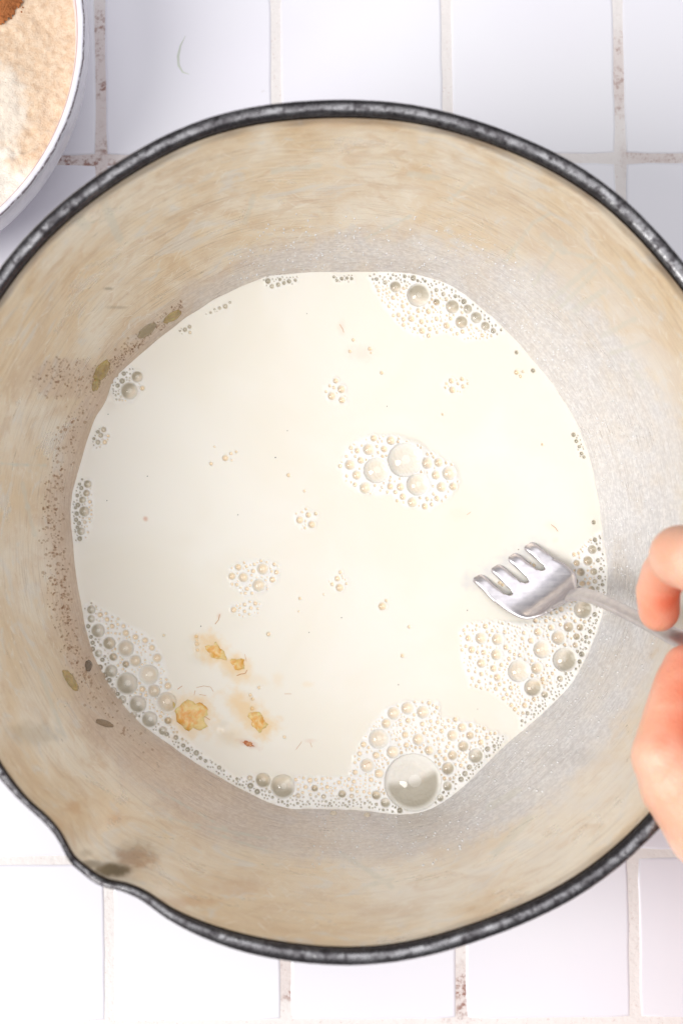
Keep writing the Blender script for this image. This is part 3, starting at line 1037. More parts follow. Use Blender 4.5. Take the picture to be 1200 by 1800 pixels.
for (bx, by, br) in bub[:300]:
    p = U(bx, by, ZM) - O_M
    o = obj("bubble", big_me if br > 7 else sm_me, None, milk, loc=(p[0], p[1], surf_h(bx, by)))
    s = br * MPX * 1.02
    o.scale = (s, s, s * (1.05 if br > 30 else random.uniform(0.8, 1.0)))
    o.rotation_euler = (0, 0, random.uniform(0, 6))
rest = [b for b in bub[300:] if b[2] > 1.9]
tv, tf = dome(8, 2, 0.6)
tv = np.array(tv)
allv, tris = [], []
for n_, (bx, by, br) in enumerate(rest):
    p = U(bx, by, ZM) - O_M
    allv.append(tv * br * MPX + np.array([p[0], p[1], surf_h(bx, by)]))
    for f in df[:0] + tf:
        if len(f) == 3:
            tris.append([f[0] + n_ * len(tv), f[1] + n_ * len(tv), f[2] + n_ * len(tv)])
        else:
            tris.append([f[0] + n_ * len(tv), f[1] + n_ * len(tv), f[2] + n_ * len(tv)])
            tris.append([f[0] + n_ * len(tv), f[2] + n_ * len(tv), f[3] + n_ * len(tv)])
o = obj("tiny_bubbles", np_mesh("tiny_bubbles", np.concatenate(allv), np.array(tris)), M_film, milk, kind="stuff")


# ------------------------------------------------------------------ blobs (lumps, drops)
def ico(sub):
    b = bmesh.new()
    bmesh.ops.create_icosphere(b, subdivisions=sub, radius=1)
    v = np.array([tuple(x.co) for x in b.verts])
    f = np.array([[x.index for x in g.verts] for g in b.faces])
    b.free()
    return v, f


IV3, IF3 = ico(4)
IV1, IF1 = ico(1)
IV0, IF0 = ico(2)


def lump(name, px_, py_, z, rx, ry, rz, rot, seed, m, label, cat, group=None, rough=0.35):
    v = IV3.copy()
    n = fbm(v[:, 0] * 2.2 + 9 + seed, v[:, 1] * 2.2 + v[:, 2] * 1.3, seed) + 0.2 * fbm(v[:, 0] * 7, v[:, 1] * 9 + v[:, 2] * 7, seed + 3)
    v = v * np.clip(1 + 0.75 * rough * n, 0.55, 1.4)[:, None]
    c, s = math.cos(-math.radians(rot)), math.sin(-math.radians(rot))
    v = v * np.array([rx, ry, rz]) * MPX
    v = np.stack([v[:, 0] * c - v[:, 1] * s, v[:, 0] * s + v[:, 1] * c, v[:, 2]], -1)
    o = obj(name, np_mesh(name, v, IF3), m, loc=tuple(U(px_, py_, z)), label=label, category=cat)
    if group:
        o['group'] = group
    return o


def mat_mash(name, c1, c2, scale=0.002):
    t = NT(name)
    co = t.coord('Object')
    n = t.noise(co, 300, 5, 0.6, 0.6)
    col = t.mix(t.ramp(n, 0.35, 0.62), c1, c2)
    t.bsdf(col, 0.25, 0.0, t.bump(n, 0.5, 0.0006), Subsurface_Weight=0.5, Subsurface_Scale=scale, Subsurface_Radius=(1, .6, .25))
    return t.m


M_mash = mat_mash("mashed_fruit", srgb(240, 176, 84), srgb(251, 220, 156))
M_brown = mat_mash("browned_fruit", srgb(196, 112, 66), srgb(232, 176, 130))
G = "lumps of mashed fruit floating in the milk"
lump("fruit_lump", 336, 1258, ZM - 0.0010, 34, 29, 9, 20, 3, M_mash, "largest orange-yellow mashed fruit lump, beside the big foam bubbles at lower left", "fruit lump", G, 0.55)
lump("fruit_lump", 377, 1144, ZM - 0.0008, 28, 15, 7, 40, 8, M_mash, "upper yellow fruit lump half sunk behind a raised curve of milk", "fruit lump", G, 0.6)
lump("fruit_lump", 415, 1168, ZM - 0.0008, 17, 15, 7, 60, 12, M_mash, "small pale orange fruit lump with a thin rusty fibre, right of the upper lump", "fruit lump", G, 0.6)
lump("fruit_lump", 452, 1268, ZM - 0.0008, 24, 17, 7, 35, 17, M_mash, "rounded orange fruit lump to the right of the largest lump", "fruit lump", G, 0.55)
lump("fruit_lump", 436, 1307, ZM - 0.0005, 11, 5, 5.5, 20, 23, M_brown, "small reddish brown fruit lump nearest the bottom edge of the milk", "fruit lump", G, 0.55)
# fibres
M_fib = mat_simple("fruit_fibre", srgb(226, 174, 122), 0.5)


def tube(name, pts, rad, m, parent=None, nseg=6, **props):
    pts = np.array(pts, float)
    rad = np.broadcast_to(np.asarray(rad, float), (len(pts),))
    T = np.gradient(pts, axis=0)
    T /= np.linalg.norm(T, axis=1)[:, None]
    up = np.array([0.0, 0, 1])
    Bn = np.cross(T, up)
    Bn /= np.linalg.norm(Bn, axis=1)[:, None] + 1e-9
    N = np.cross(Bn, T)
    vs = []
    for i in range(len(pts)):
        for j in range(nseg):
            a = 2 * PI * j / nseg
            vs.append(pts[i] + rad[i] * (math.cos(a) * Bn[i] + math.sin(a) * N[i]))
    return obj(name, np_mesh(name, vs, grid_faces(nseg, len(pts), True)), m, parent, **props)


fz = ZM + 0.0001
fib_v, fib_f = [], []
for (pts, w) in (([(416, 1188), (424, 1185), (431, 1184), (434, 1178)], 1.1), ([(378, 1097), (384, 1090), (386, 1080)], 0.9), ([(312, 1212), (320, 1206)], .8),
                 ([(345, 1209), (358, 1206), (370, 1208), (375, 1216)], .5), ([(350, 1221), (362, 1223)], .5), ([(341, 1222), (343, 1214)], .6), ([(430, 1150), (433, 1163)], .5),
                 ([(345, 1245), (351, 1238), (356, 1236)], .8), ([(352, 1258), (360, 1260), (369, 1266)], .8), ([(330, 1272), (331, 1281), (336, 1282)], .8),
                 ([(520, 1318), (526, 1310), (530, 1304)], .5), ([(545, 1305), (548, 1314)], .5), ([(640, 1345), (650, 1340)], .5), ([(500, 1220), (512, 1220)], .5),
                 ([(597, 570), (602, 578), (604, 584)], .6), ([(968, 922), (976, 928), (980, 934)], .6), ([(820, 905), (827, 900)], .5)):
    P3 = U([p[0] for p in pts], [p[1] for p in pts], fz)
    k0 = len(fib_v)
    rr_ = w * MPX * 0.6
    for i, p in enumerate(P3):
        t_ = P3[min(i + 1, len(P3) - 1)] - P3[max(i - 1, 0)]
        nn = np.array([-t_[1], t_[0], 0])
        nn /= np.linalg.norm(nn)
        for s_, hz in ((-1, 0), (0, 0.8), (1, 0), (0, -0.8)):
            fib_v.append(p + nn * s_ * rr_ + np.array([0, 0, hz * rr_]) - O_M)
    for i in range(len(P3) - 1):
        for j in range(4):
            fib_f.append([k0 + i * 4 + j, k0 + i * 4 + (j + 1) % 4, k0 + (i + 1) * 4 + (j + 1) % 4, k0 + (i + 1) * 4 + j])
obj("fruit_fibres", np_mesh("fruit_fibres", np.array(fib_v), np.array(fib_f)), M_fib, loc=tuple(O_M), kind="stuff", label="fine orange fruit fibres drifting on the milk", category="fibres")

# dark vanilla specks on the milk
vv, ff = [], []
spk = [(539, 551), (259, 837), (484, 804), (188, 880), (680, 714), (543, 1112), (353, 1101), (700, 1204), (839, 1247), (821, 1073), (911, 966), (600, 1086), (418, 905), (865, 1026), (190, 728), (505, 757)]
for i_, (a, b) in enumerate(spk):
    p = U(a, b, ZM + 0.00005) - O_M
    ff.append(IF1 + len(vv) * len(IV1))
    vv.append(IV1 * random.uniform(0.7, 1.2) * MPX * np.array([1, 1, .5]) + p)
_mk = U([326, 317, 313, 314, 321, 333], [62, 80, 98, 114, 126, 130], 0.0)
_mv, _mf = [], []
for i_ in range(6):
    t_ = _mk[min(i_ + 1, 5)] - _mk[max(i_ - 1, 0)]
    nn = np.array([-t_[1], t_[0], 0]) / np.linalg.norm(t_)
    w_ = (0.3, 1.6, 2.6, 2.4, 1.6, 0.4)[i_] * MPX
    for s_, hz in ((-1, 0.00002), (0, 0.00012), (1, 0.00002)):
        _mv.append(_mk[i_] + nn * s_ * w_ + np.array([0, 0, hz]))
_mk0 = np.array(_mv).mean(0)
obj("dried_smear", np_mesh("dried_smear", np.array(_mv) - _mk0, grid_faces(3, 6)), mat_simple("dried_smear", srgb(222, 226, 216), 0.5), loc=tuple(_mk0),
    label="thin pale green curved smear on the white tile between bowl and saucepan", category="smear")
obj("vanilla_specks", np_mesh("vanilla_specks", np.concatenate(vv), np.concatenate(ff)), mat_simple("vanilla_speck", srgb(50, 36, 28), 0.6), loc=tuple(O_M), kind="stuff", label="tiny dark specks on the milk", category="specks")


# ------------------------------------------------------------------ residue on the wall
def wall_at(px_, py_):
    """point of the inner wall seen at a pixel, with its outward-from-metal normal"""
    lo, hi = 0.02, 0.1165
    for _ in range(28):
        mid = (lo + hi) / 2
        w = U(px_, py_, mid)
        dx_, dy_ = w[0] - cx, w[1] - cy
        if math.hypot(dx_, dy_) < float(r_wall(mid, math.atan2(dy_, dx_))):
            hi = mid
        else:
            lo = mid
    w = U(px_, py_, hi)
    t = math.atan2(w[1] - cy, w[0] - cx)
    sl = (float(r_wall(hi + .002, t)) - float(r_wall(hi - .002, t))) / .004
    n = Vector((-math.cos(t), -math.sin(t), sl)).normalized()
    return w, n, t


def drops(name, items, m, label, cat):
    vv, ff = [], []
    for (a, b, r, fl_) in items:
        w, n, t = wall_at(a, b)
        tx = Vector((-math.sin(t), math.cos(t), 0))
        q = np.array([tx, n.cross(tx), n]).T
        ff.append((IF1 if r < 2.2 else IF0) + (sum(len(x) for x in vv)))
        vb = (IV1 if r < 2.2 else IV0)
        v = vb * np.array([r * random.uniform(.8, 1.25), 1.9 * r * random.uniform(.8, 1.25), r * fl_]) * MPX
        vv.append(v @ q.T + w)
    return obj(name, np_mesh(name, np.concatenate(vv), np.concatenate(ff)), m, kind="stuff", label=label, category=cat)


def mat_drop():
    t = NT("clear_drop")
    tr = t.n('ShaderNodeBsdfTransparent')
    tr.inputs[0].default_value = (0.92, 0.86, 0.80, 1)
    p = t.n('ShaderNodeBsdfPrincipled')
    p.inputs['Base Color'].default_value = (0.52, 0.42, 0.34, 1)
    p.inputs['Roughness'].default_value = 0.12
    mx = t.n('ShaderNodeMixShader')
    mx.inputs[0].default_value = 0.17
    t.l(tr.outputs[0], mx.inputs[1])
    t.l(p.outputs[0], mx.inputs[2])
    t.l(mx.outputs[0], t.out.inputs[0])
    return t.m


def polar(a_deg, off):
    a = math.radians(a_deg)
    r = float(redge(math.atan2(math.sin(a), math.cos(a)))) + off
    return MC[0] + r * math.cos(a), MC[1] - r * math.sin(a)


left, right = [], []
for _ in range(620):
    a = random.triangular(133, 232, 188)
    off = random.triangular(8, 62 if 150 < a < 215 else 45, 34)
    x, y = polar(a, off)
    left.append((x, y, random.choice((1.3, 1.6, 1.9, 2.6)) * random.uniform(.7, 1.1), 0.45))
for _ in range(150):
    x, y = random.gauss(112, 32), random.gauss(660, 20)
    if math.hypot((x - 115) / 64, (y - 665) / 38) < 1.05:
        left.append((x, y, random.uniform(1.1, 2.2), 0.4))
for _ in range(280):
    t_ = random.random()
    x = 160 + 160 * t_ + random.gauss(0, 5)
    y = 672 - 135 * t_ + random.gauss(0, 7)
    if edge_dist(x, y) < -10:
        left.append((x, y, random.uniform(1.0, 1.9), 0.45))
drops("wall_droplets", left, mat_drop(), "clear brownish droplets drying on the left inner wall of the pan", "droplets")
for _ in range(1500):
    a = random.uniform(-95, 112)
    off = abs(random.gauss(0, 60)) + 6
    if off > 105:
        continue
    x, y = polar(a, off)
    if x > 1195 or math.hypot(x - 617, y - 935) > 690:
        continue
    right.append((x, y, random.choice((0.9, 1.1, 1.4, 2.0)) * random.uniform(.7, 1.1), 0.35))
drops("milk_droplets", right, mat_simple("milk_drop", srgb(248, 247, 247), 0.15), "tiny milky droplets spattered over the right inner wall of the pan", "droplets")


def blob_on_wall(name, px_, py_, L, Wd, H_, rot, seed, m, label):
    w, n, t = wall_at(px_, py_)
    zax = n
    w2, _, _ = wall_at(px_ + math.cos(math.radians(rot)) * 5, py_ - math.sin(math.radians(rot)) * 5)
    xax = Vector(w2 - w)
    xax -= n * xax.dot(n)
    sL = min(xax.length / (5 * MPX), 2.2)
    L, Wd = L * sL, Wd * 2.2 / max(sL, 1)
    xax.normalize()
    yax = zax.cross(xax)
    q = np.array([xax, yax, zax]).T
    v = IV3.copy()
    nn = fbm(v[:, 0] * 2 + seed, v[:, 1] * 2, seed)
    v = v * (1 + 0.2 * nn)[:, None] * np.array([L * 0.85, Wd * 0.75, H_ * 1.3]) * MPX
    return obj(name, np_mesh(name, v @ q.T, IF3), m, loc=tuple(w), label=label, category="residue", group="yellow smears of egg on the pan wall")


def mat_egg():
    t = NT("egg_smear")
    n = t.noise(t.coord('Object'), 300, 3, 0.5, 0.5)
    col = t.mix(t.ramp(n, 0.35, 0.65), srgb(186, 164, 108), srgb(218, 192, 112))
    t.bsdf(col, 0.12, 0.0, t.bump(n, 0.3, 0.0005), Subsurface_Weight=0.3, Subsurface_Scale=0.001, Alpha=0.55)
    return t.m


M_egg = mat_egg()
blob_on_wall("egg_smear", 178, 652, 26, 11, 5, 55, 2, M_egg, "largest yellow smear on the pan wall, touching the foam at the milk's left edge")
blob_on_wall("egg_smear", 168, 676, 14, 7, 4, 80, 5, M_egg, "short olive tail below the largest yellow smear on the pan wall")
blob_on_wall("egg_smear", 303, 556, 21, 8, 3, 30, 6, M_egg, "upper oval yellow smear close above the milk's upper left edge")
blob_on_wall("egg_smear", 259, 580, 24, 8, 3, 35, 7, mat_simple("dull_smear", srgb(190, 174, 138), 0.15, Alpha=0.6), "dull grey-yellow oval smear with a row of small bubbles, between two yellow smears")
blob_on_wall("egg_smear", 123, 1196, 25, 9, 4.5, -50, 9, M_egg, "olive yellow smear on the lower left pan wall beside a round grey drop")
blob_on_wall("egg_smear", 155, 1170, 11, 8, 4, 70, 3, mat_simple("grey_drop", srgb(138, 122, 104), 0.12, Alpha=0.75), "round grey-brown drop touching the milk's lower left edge")
blob_on_wall("egg_smear", 183, 1272, 20, 6, 3, -15, 14, mat_simple("tan_smear", srgb(164, 138, 106), 0.2, Alpha=0.6), "crusty tan smear low on the left pan wall under the olive one")
for (a, b, L) in ((586, 1430, 7), (645, 1433, 7)):
    w, n, t = wall_at(a, b)
    v = IV0 * np.array([L * .9, L * 1.1, L * .5]) * MPX
    q = np.array(n.to_track_quat('Z', 'Y').to_matrix())
    obj("milk_drop", np_mesh("milk_drop", v @ q.T, IF0), mat_simple("milk_drop_cream", srgb(226, 212, 190), 0.15), loc=tuple(w),
        label="%s of the two cream drops on the pan wall just under the milk's bottom edge" % ("left" if a < 600 else "right"), category="drop", group="cream drops under the milk edge")

# ------------------------------------------------------------------ fork
M_st = mat_steel()
ROWS = np.array([  # left x, y, right x, y, z
    (800, 992, 912, 931.5, 0.0222),
    (817, 1008.5, 927, 944, 0.0268),
    (834, 1025, 942, 956, 0.0303),
    (851, 1041.5, 958, 968.5, 0.0314),
    (868, 1058, 973, 981, 0.0321),
    (894, 1077, 993, 992, 0.0329),
    (921, 1088, 1010, 1010, 0.0350),
    (950, 1082, 1012, 1028, 0.0387),
    (972, 1068, 1013, 1035, 0.0435),
    (992, 1058, 1020, 1032, 0.0480),
], float)


def cr(rows, v):
    """Catmull-Rom through rows at parameter v (array)"""
    n = len(rows)
    v = np.clip(v, 0, n - 1)
    i = np.minimum(v.astype(int), n - 2)
    t = (v - i)[..., None]
    g = lambda k: rows[np.clip(k, 0, n - 1)]
    p0, p1, p2, p3 = g(i - 1), g(i), g(i + 1), g(i + 2)
    return 0.5 * (2 * p1 + (p2 - p0) * t + (2 * p0 - 5 * p1 + 4 * p2 - p3) * t ** 2 + (3 * p1 - p0 - 3 * p2 + p3) * t ** 3)


def fork_pt(u, v):
    r = cr(ROWS, v)
    Lp = U(r[..., 0], r[..., 1], r[..., 4])
    Rp = U(r[..., 2], r[..., 3], r[..., 4])
    p = Lp + (Rp - Lp) * u[..., None]
    c = 4 * (u - 0.5) ** 2          # lifted edges: a shallow dish
    amp = 0.0013 * sstep(2.5, 6, v)
    p[..., 2] += amp * (c - 0.3)
    return p


FO = U(960, 1045, 0.038)


def sheet(name, UU, VV, thick, parent, cap0=None, cap1=True):
    p = fork_pt(UU, VV) - FO
    nv, nu = UU.shape
    e = 1e-3
    du = fork_pt(UU + e, VV) - fork_pt(UU - e, VV)
    dv_ = fork_pt(UU, VV + e * 3) - fork_pt(UU, VV - e * 3)
    n = np.cross(du, dv_)
    n /= np.linalg.norm(n, axis=-1)[..., None]
    n *= np.sign(n[..., 2:3])
    # rounded lateral section: edges thinner
    edge = np.ones_like(UU)
    edge[:, 0] = edge[:, -1] = 0.25
    if nu > 6:
        edge[:, 1] = edge[:, -2] = 0.75
    if name == 'tine':
        bl_ = sstep(VS - 1.3, VS, VV)
        edge = edge * (1 - bl_) + bl_
    top = p + n * (thick / 2 * edge)[..., None]
    bot = p - n * (thick / 2 * edge)[..., None]
    co = np.concatenate([top.reshape(-1, 3), bot.reshape(-1, 3)])
    f = grid_faces(nu, nv)
    N = nu * nv
    fs = [f, f[:, ::-1] + N]
    rim = []
    for i in range(nv - 1):
        rim.append([i * nu, (i + 1) * nu, (i + 1) * nu + N, i * nu + N])
        a = i * nu + nu - 1
        rim.append([a + nu, a, a + N, a + nu + N])
    for j in range(nu - 1):
        if cap0 is None or cap0[j]:
            rim.append([j + 1, j, j + N, j + 1 + N])
        a = (nv - 1) * nu + j
        if cap1:
            rim.append([a, a + 1, a + 1 + N, a + N])
    fs.append(np.array(rim))
    me_ = np_mesh(name, co, np.concatenate(fs))
    b = bmesh.new()
    b.from_mesh(me_)
    bmesh.ops.recalc_face_normals(b, faces=b.faces)
    b.to_mesh(me_)
    b.free()
    return obj(name, me_, M_st, parent)


fork = obj("fork", None, loc=tuple(FO), label="silver dinner fork dipping its tines into the milk, held by the hand", category="fork")
tw, sw = 0.172, 0.104
tine_u = [(k_ * (tw + sw), k_ * (tw + sw) + tw) for k_ in range(4)]
VS = 4.0
for (a, b) in tine_u:
    u = np.linspace(a, b, 9)
    v = np.linspace(0, VS, 40)
    UU, VV = np.meshgrid(u, v)
    tap = np.clip(VV / 2.0, 0, 1)
    mid = (a + b) / 2
    UU = mid + (UU - mid) * (0.96 + 0.04 * tap)
    sheet("tine", UU, VV, 0.0014, fork, None, False)
ul = []
for k_, (a, b) in enumerate(tine_u):
    ul += list(np.linspace(a, b, 9))
    if k_ < 3:
        ul += list(np.linspace(b, tine_u[k_ + 1][0], 7))[1:-1]
ul = np.array(ul)
v0 = np.full_like(ul, VS)
for k_ in range(3):
    b0, b1 = tine_u[k_][1], tine_u[k_ + 1][0]
    m_ = (ul > b0) & (ul < b1)
    v0[m_] = VS + 0.30 * np.sin(PI * (ul[m_] - b0) / (b1 - b0)) ** 0.5
s = np.linspace(0, 1, 60)
UU = np.tile(ul, (60, 1))
VV = v0[None, :] + (9.0 - v0[None, :]) * s[:, None]
_c0 = [bool(max(v0[j_], v0[j_ + 1]) > VS) for j_ in range(len(ul) - 1)]
sheet("fork_head", UU, VV, 0.0014, fork, _c0)
# neck and handle: swept rounded bar
HP = np.array([  # x, y, z, width, thickness (m)
    (998, 1048, 0.0478, .0052, .0021), (1018, 1045, .0525, .0049, .0030), (1042, 1050, .0590, .0046, .0037), (1070, 1062, .0670, .0043, .0042),
    (1105, 1079, .0770, .0043, .0042), (1145, 1099, .0880, .0048, .0040), (1190, 1121, .1000, .0062, .0028), (1260, 1150, .1170, .0085, .0026),
    (1350, 1185, .1360, .0120, .0026), (1440, 1220, .1530, .0150, .0025), (1500, 1243, .1620, .0120, .0024), (1518, 1250, .1646, .0050, .0018)], float)
hv = np.linspace(0, len(HP) - 1, 70)
hr = cr(HP, hv)
hc = U(hr[:, 0], hr[:, 1], hr[:, 2]) - FO
T = np.gradient(hc, axis=0)
T /= np.linalg.norm(T, axis=1)[:, None]
side = fork_pt(np.array([1.0]), np.array([9.0]))[0] - fork_pt(np.array([0.0]), np.array([9.0]))[0]
side /= np.linalg.norm(side)
vs = []
nseg = 20
for i in range(len(hc)):
    sd_ = side - T[i] * side.dot(T[i])
    sd_ /= np.linalg.norm(sd_)
    up = np.cross(T[i], sd_)
    if up[2] < 0:
        up = -up
    tw_ = math.radians(0) * float(sstep(6, 24, i))
    sd_, up = sd_ * math.cos(tw_) + up * math.sin(tw_), up * math.cos(tw_) - sd_ * math.sin(tw_)
    for j in range(nseg):
        a = 2 * PI * j / nseg
        ca, sa = math.cos(a), math.sin(a)
        ca = math.copysign(abs(ca) ** 0.6, ca)
        sa = math.copysign(abs(sa) ** 0.7, sa)
        vs.append(hc[i] + sd_ * ca * hr[i, 3] / 2 + up * sa * hr[i, 4] / 2)
n0 = len(vs)
vs += [hc[0], hc[-1]]
fs = [tuple(int(q_) for q_ in f) for f in grid_faces(nseg, len(hc), True)]
fs += [(n0, (j + 1) % nseg, j) for j in range(nseg)]
bl = (len(hc) - 1) * nseg
fs += [(n0 + 1, bl + j, bl + (j + 1) % nseg) for j in range(nseg)]
hm = bpy.data.meshes.new("handle")
hm.from_pydata([tuple(v) for v in vs], [], fs)
for p in hm.polygons:
    p.use_smooth = True
obj("handle", hm, M_st, fork)


# ------------------------------------------------------------------ hand
def capsule(bm_, p, q, r0, r1, n=14, m=16):
    """tapered round segment between two joints"""
    d = q - p
    L = d.length
    rot = d.to_track_quat('Z', 'Y').to_matrix().to_4x4()
    rings = []
    k_ = 6
    prof = [(-r0 * math.cos(PI / 2 * i / k_), r0 * math.sin(PI / 2 * i / k_)) for i in range(k_ + 1)]
    prof += [(L * i / 5, r0 + (r1 - r0) * i / 5) for i in range(1, 5)]
    prof += [(L + r1 * math.sin(PI / 2 * i / k_), r1 * math.cos(PI / 2 * i / k_)) for i in range(k_ + 1)]
    for z, r in prof:
        ring = []
        for j in range(m):
            a = 2 * PI * j / m
            ring.append(bm_.verts.new(Matrix.Translation(p) @ rot @ Vector((max(r, 1e-5) * math.cos(a), max(r, 1e-5) * math.sin(a), z))))
        rings.append(ring)
    for a, b in zip(rings, rings[1:]):
        for j in range(m):
            bm_.faces.new((a[j], a[(j + 1) % m], b[(j + 1) % m], b[j]))
    bm_.faces.new(rings[0][::-1])
    bm_.faces.new(rings[-1])


def chain(bm_, pts):
    P3 = [(Vector(U(x, y, z)), r) for x, y, z, r in pts]
    for (p, r0), (q, r1) in zip(P3, P3[1:]):
        capsule(bm_, p, q, r0, r1)


hb = bmesh.new()
# index: tip presses on the handle from above, bent at both joints
chain(hb, [(1158, 1074, .1020, .0066), (1156, 1040, .1070, .0070), (1166, 1008, .1130, .0070), (1186, 985, .1220, .0075)])
chain(hb, [(1196, 978, .1290, .0096), (1222, 985, .1350, .0098), (1260, 1010, .1390, .0096), (1340, 1060, .1450, .0102), (1420, 1190, .1440, .0125)])
# middle: curled under the handle
chain(hb, [(1212, 1215, .0990, .0070), (1225, 1175, .1010, .0076), (1262, 1120, .1060, .0084), (1350, 1110, .1180, .0090), (1430, 1150, .1290, .0098), (1470, 1240, .1350, .0125)])
# ring and little: folded into the palm
chain(hb, [(1262, 1300, .0860, .0068), (1270, 1250, .0840, .0075), (1330, 1190, .0880, .0084), (1430, 1180, .1010, .0090), (1510, 1300, .1200, .0120)])
chain(hb, [(1310, 1350, .0760, .0060), (1320, 1300, .0740, .0066), (1380, 1250, .0780, .0074), (1470, 1240, .0890, .0080), (1540, 1360, .1060, .0110)])
# thumb: pad against the handle from below, joint bulging left
chain(hb, [(1203, 1172, .1130, .0068), (1196, 1200, .1150, .0080), (1180, 1262, .1200, .0088), (1171, 1330, .1230, .0108), (1200, 1375, .1240, .0135), (1262, 1440, .1240, .0170), (1370, 1520, .1200, .0215)])
# palm
chain(hb, [(1420, 1190, .1440, .0125), (1400, 1360, .1280, .0180), (1420, 1500, .1180, .0230)])
chain(hb, [(1470, 1240, .1350, .0125), (1470, 1380, .1200, .0180), (1450, 1520, .1140, .0230)])
chain(hb, [(1510, 1300, .1200, .0120), (1510, 1420, .1100, .0180), (1480, 1540, .1100, .0220)])
chain(hb, [(1540, 1360, .1060, .0110), (1540, 1450, .1010, .0160), (1510, 1560, .1060, .0210)])
chain(hb, [(1262, 1440, .1240, .0150), (1400, 1420, .1200, .0160), (1510, 1440, .1100, .0150)])
# wrist and forearm
chain(hb, [(1440, 1540, .1150, .0260), (1560, 1720, .1100, .0270), (1750, 2050, .1050, .0330), (2000, 2500, .1000, .0400)])
chain(hb, [(1500, 1570, .1080, .0230), (1620, 1740, .1020, .0240), (1820, 2060, .0980, .0320)])
me0 = bpy.data.meshes.new("hand_base")
hb.to_mesh(me0)
hb.free()
tmp = bpy.data.objects.new("hand_tmp", me0)
C.objects.link(tmp)
m1 = tmp.modifiers.new("remesh", 'REMESH')
m1.mode = 'VOXEL'
m1.voxel_size = 0.0009
m2 = tmp.modifiers.new("smooth", 'SMOOTH')
m2.factor = 0.6
m2.iterations = 5
dg = bpy.context.evaluated_depsgraph_get()
hm = bpy.data.meshes.new_from_object(tmp.evaluated_get(dg))
bpy.data.objects.remove(tmp)
hm.name = "person"
for p in hm.polygons:
    p.use_smooth = True
hc_ = np.empty(len(hm.vertices) * 3, np.float32)
hm.vertices.foreach_get("co", hc_)
hc_ = hc_.reshape(-1, 3).astype(float)
# orange shade of the folds painted into the skin, and redder finger tips
red = np.zeros(len(hc_))
for (x, y, z, rr_, w) in ((1176, 1052, .112, .0065, .9), (1160, 1088, .103, .007, .35), (1200, 1160, .116, .010, .4), (1200, 1225, .122, .0075, .75), (1222, 1060, .118, .014, .85), (1195, 1175, .118, .012, .45), (1150, 1080, .108, .008, .4), (1203, 1285, .127, .008, .8), (1168, 1302, .130, .004, .5), (1195, 1025, .122, .006, .35), (1205, 1310, .115, .009, .6)):
    d = np.linalg.norm(hc_ - U(x, y, z), axis=1)
    red = np.maximum(red, w * np.exp(-(d / rr_) ** 2))
attr(hm, 'red', red)
HO = Vector(U(1300, 1300, .1))
hm.transform(Matrix.Translation(-HO))
person = obj("person", hm, mat_skin(), loc=tuple(HO), label="bare hand reaching in from the right edge, pinching the fork handle between finger and thumb", category="hand")

# ------------------------------------------------------------------ flour bowl
BC = U(-299, 50, 0.050)
BOWL_R = 450 * (0.65 - 0.050) / F
prof = [(0.0, 0.004), (0.03, 0.0042), (0.055, 0.0085), (0.070, 0.018), (0.0785, 0.030), (0.0822, 0.040), (BOWL_R - .0037, 0.0468), (BOWL_R - .0029, 0.0489), (BOWL_R - .0017, 0.0500),
        (BOWL_R - .0006, 0.0496), (BOWL_R, 0.0484), (BOWL_R + .0002, 0.0465), (BOWL_R + .0001, 0.0405), (BOWL_R - .0006, 0.034), (BOWL_R - .003, 0.0255), (BOWL_R - .0085, 0.0165),
        (0.068, 0.0088), (0.056, 0.0045), (0.048, 0.003), (0.046, 0.0), (0.043, 0.0), (0.042, 0.0022), (0.0, 0.0022)]
pr = np.array(prof)
pv = np.linspace(0, len(pr) - 1, 110)
prs = cr(pr, pv)
prs[:, 0] = np.clip(prs[:, 0], 0.0001, None)
nb = 300
tb = np.linspace(0, 2 * PI, nb, endpoint=False)
cb = np.array([[r * math.cos(t), r * math.sin(t), z] for r, z in prs for t in tb])
bowl = obj("mixing_bowl", np_mesh("mixing_bowl", cb, grid_faces(nb, len(prs), True)), mat_bowl(), loc=(BC[0], BC[1], 0.0),
           label="white glazed stoneware bowl with worn dark rim line at the top left corner", category="bowl")
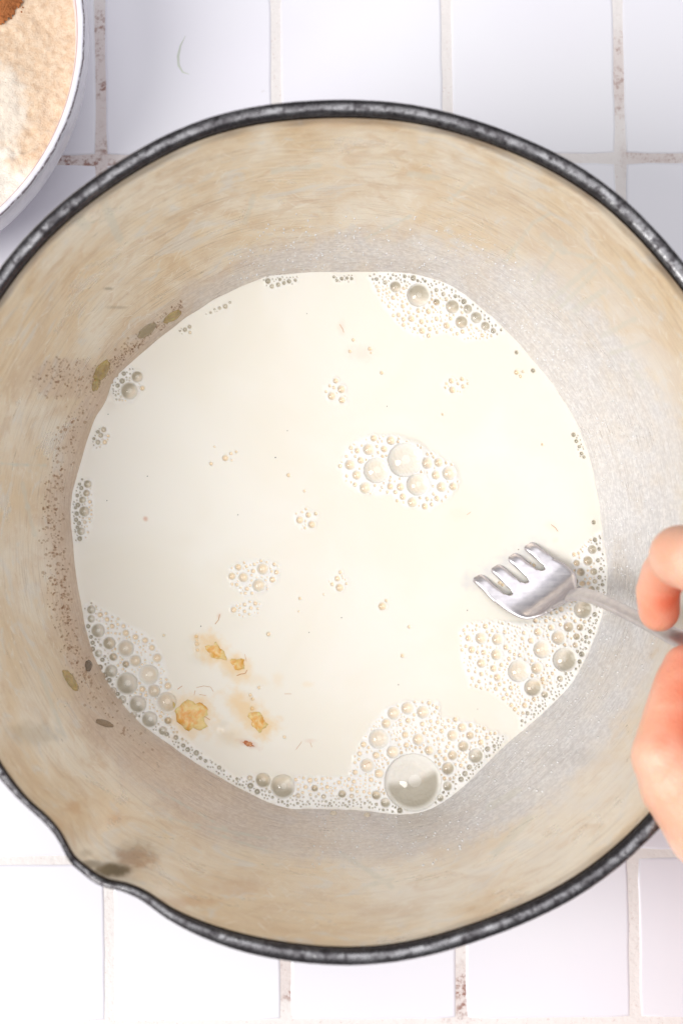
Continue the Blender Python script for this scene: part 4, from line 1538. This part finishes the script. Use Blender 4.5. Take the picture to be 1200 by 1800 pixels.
# flour
sF = 0.0006
gxx = np.arange(-0.0845, 0.0846, sF)
FX, FY = np.meshgrid(gxx, gxx)
FR = np.hypot(FX, FY)
fpx = P(np.stack([FX + BC[0], FY + BC[1], np.full_like(FX, 0.041)], -1))
Q1, Q2 = fpx[..., 0], fpx[..., 1]
hgt = 0.0412 + 0.0016 * fbm(Q1 / 60, Q2 / 60, 51) + 0.0009 * fbm(Q1 / 18, Q2 / 18, 52) + 0.00035 * fbm(Q1 / 5, Q2 / 5, 53)
ridge = np.abs(fbm(Q1 / 35 + 3, Q2 / 35, 54))
hgt += 0.0016 * sstep(0.25, 0.0, ridge) * sstep(200, 320, Q2)
hgt += 0.0025 * np.exp(-((Q1 + 10) ** 2 + (Q2 - 150) ** 2) / 90 ** 2)
kp = FR < 0.0838
white = sstep(-0.15, 0.35, (Q2 - 250) / 130 - (Q1 - 20) / 160 + 0.5 * fbm(Q1 / 30, Q2 / 30, 55)) * 0.95
white = np.maximum(white, 0.7 * sstep(0.1, 0.6, 1 - np.hypot((Q1 - 5) / 60, (Q2 - 190) / 120) + 0.3 * fbm(Q1 / 14, Q2 / 14, 56)))
hgt = np.minimum(hgt, 0.0445)
ix = -np.ones(FX.shape, int)
ix[kp] = np.arange(kp.sum())
q = kp[:-1, :-1] & kp[1:, :-1] & kp[:-1, 1:] & kp[1:, 1:]
me = np_mesh("flour", np.stack([FX[kp], FY[kp], hgt[kp]], -1), np.stack([ix[:-1, :-1][q], ix[:-1, 1:][q], ix[1:, 1:][q], ix[1:, :-1][q]], -1))
attr(me, 'white', white[kp])
obj("flour", me, mat_flour(), loc=(BC[0], BC[1], 0), label="pale beige and white flour heaped in the bowl", category="flour")
# cinnamon heap
cp = U(-22, -20, 0.0425) 
ca_, cr_ = [], []
sC = 0.0005
g2 = np.arange(-0.014, 0.0141, sC)
CX, CY = np.meshgrid(g2, g2)
CR = np.hypot(CX, CY) / 0.0135 + 0.12 * fbm(CX * 300, CY * 300, 61) + 0.10 * vnoise(CX * 2400, CY * 2400, 66)
ch = 0.0052 * (1 - CR ** 2) + 0.0004 * fbm(CX * 900, CY * 900, 62)
kp = CR < 1.0
ix = -np.ones(CX.shape, int)
ix[kp] = np.arange(kp.sum())
q = kp[:-1, :-1] & kp[1:, :-1] & kp[:-1, 1:] & kp[1:, 1:]
me = np_mesh("cinnamon", np.stack([CX[kp], CY[kp], ch[kp]], -1), np.stack([ix[:-1, :-1][q], ix[:-1, 1:][q], ix[1:, 1:][q], ix[1:, :-1][q]], -1))
obj("cinnamon", me, mat_simple("ground_cinnamon", srgb(186, 116, 66), 0.95, 0.0, (1300, 1.0, 0.0008)), loc=(cp[0], cp[1], 0.0418),
    label="small heap of orange-brown ground cinnamon on the flour at the picture's corner", category="cinnamon")
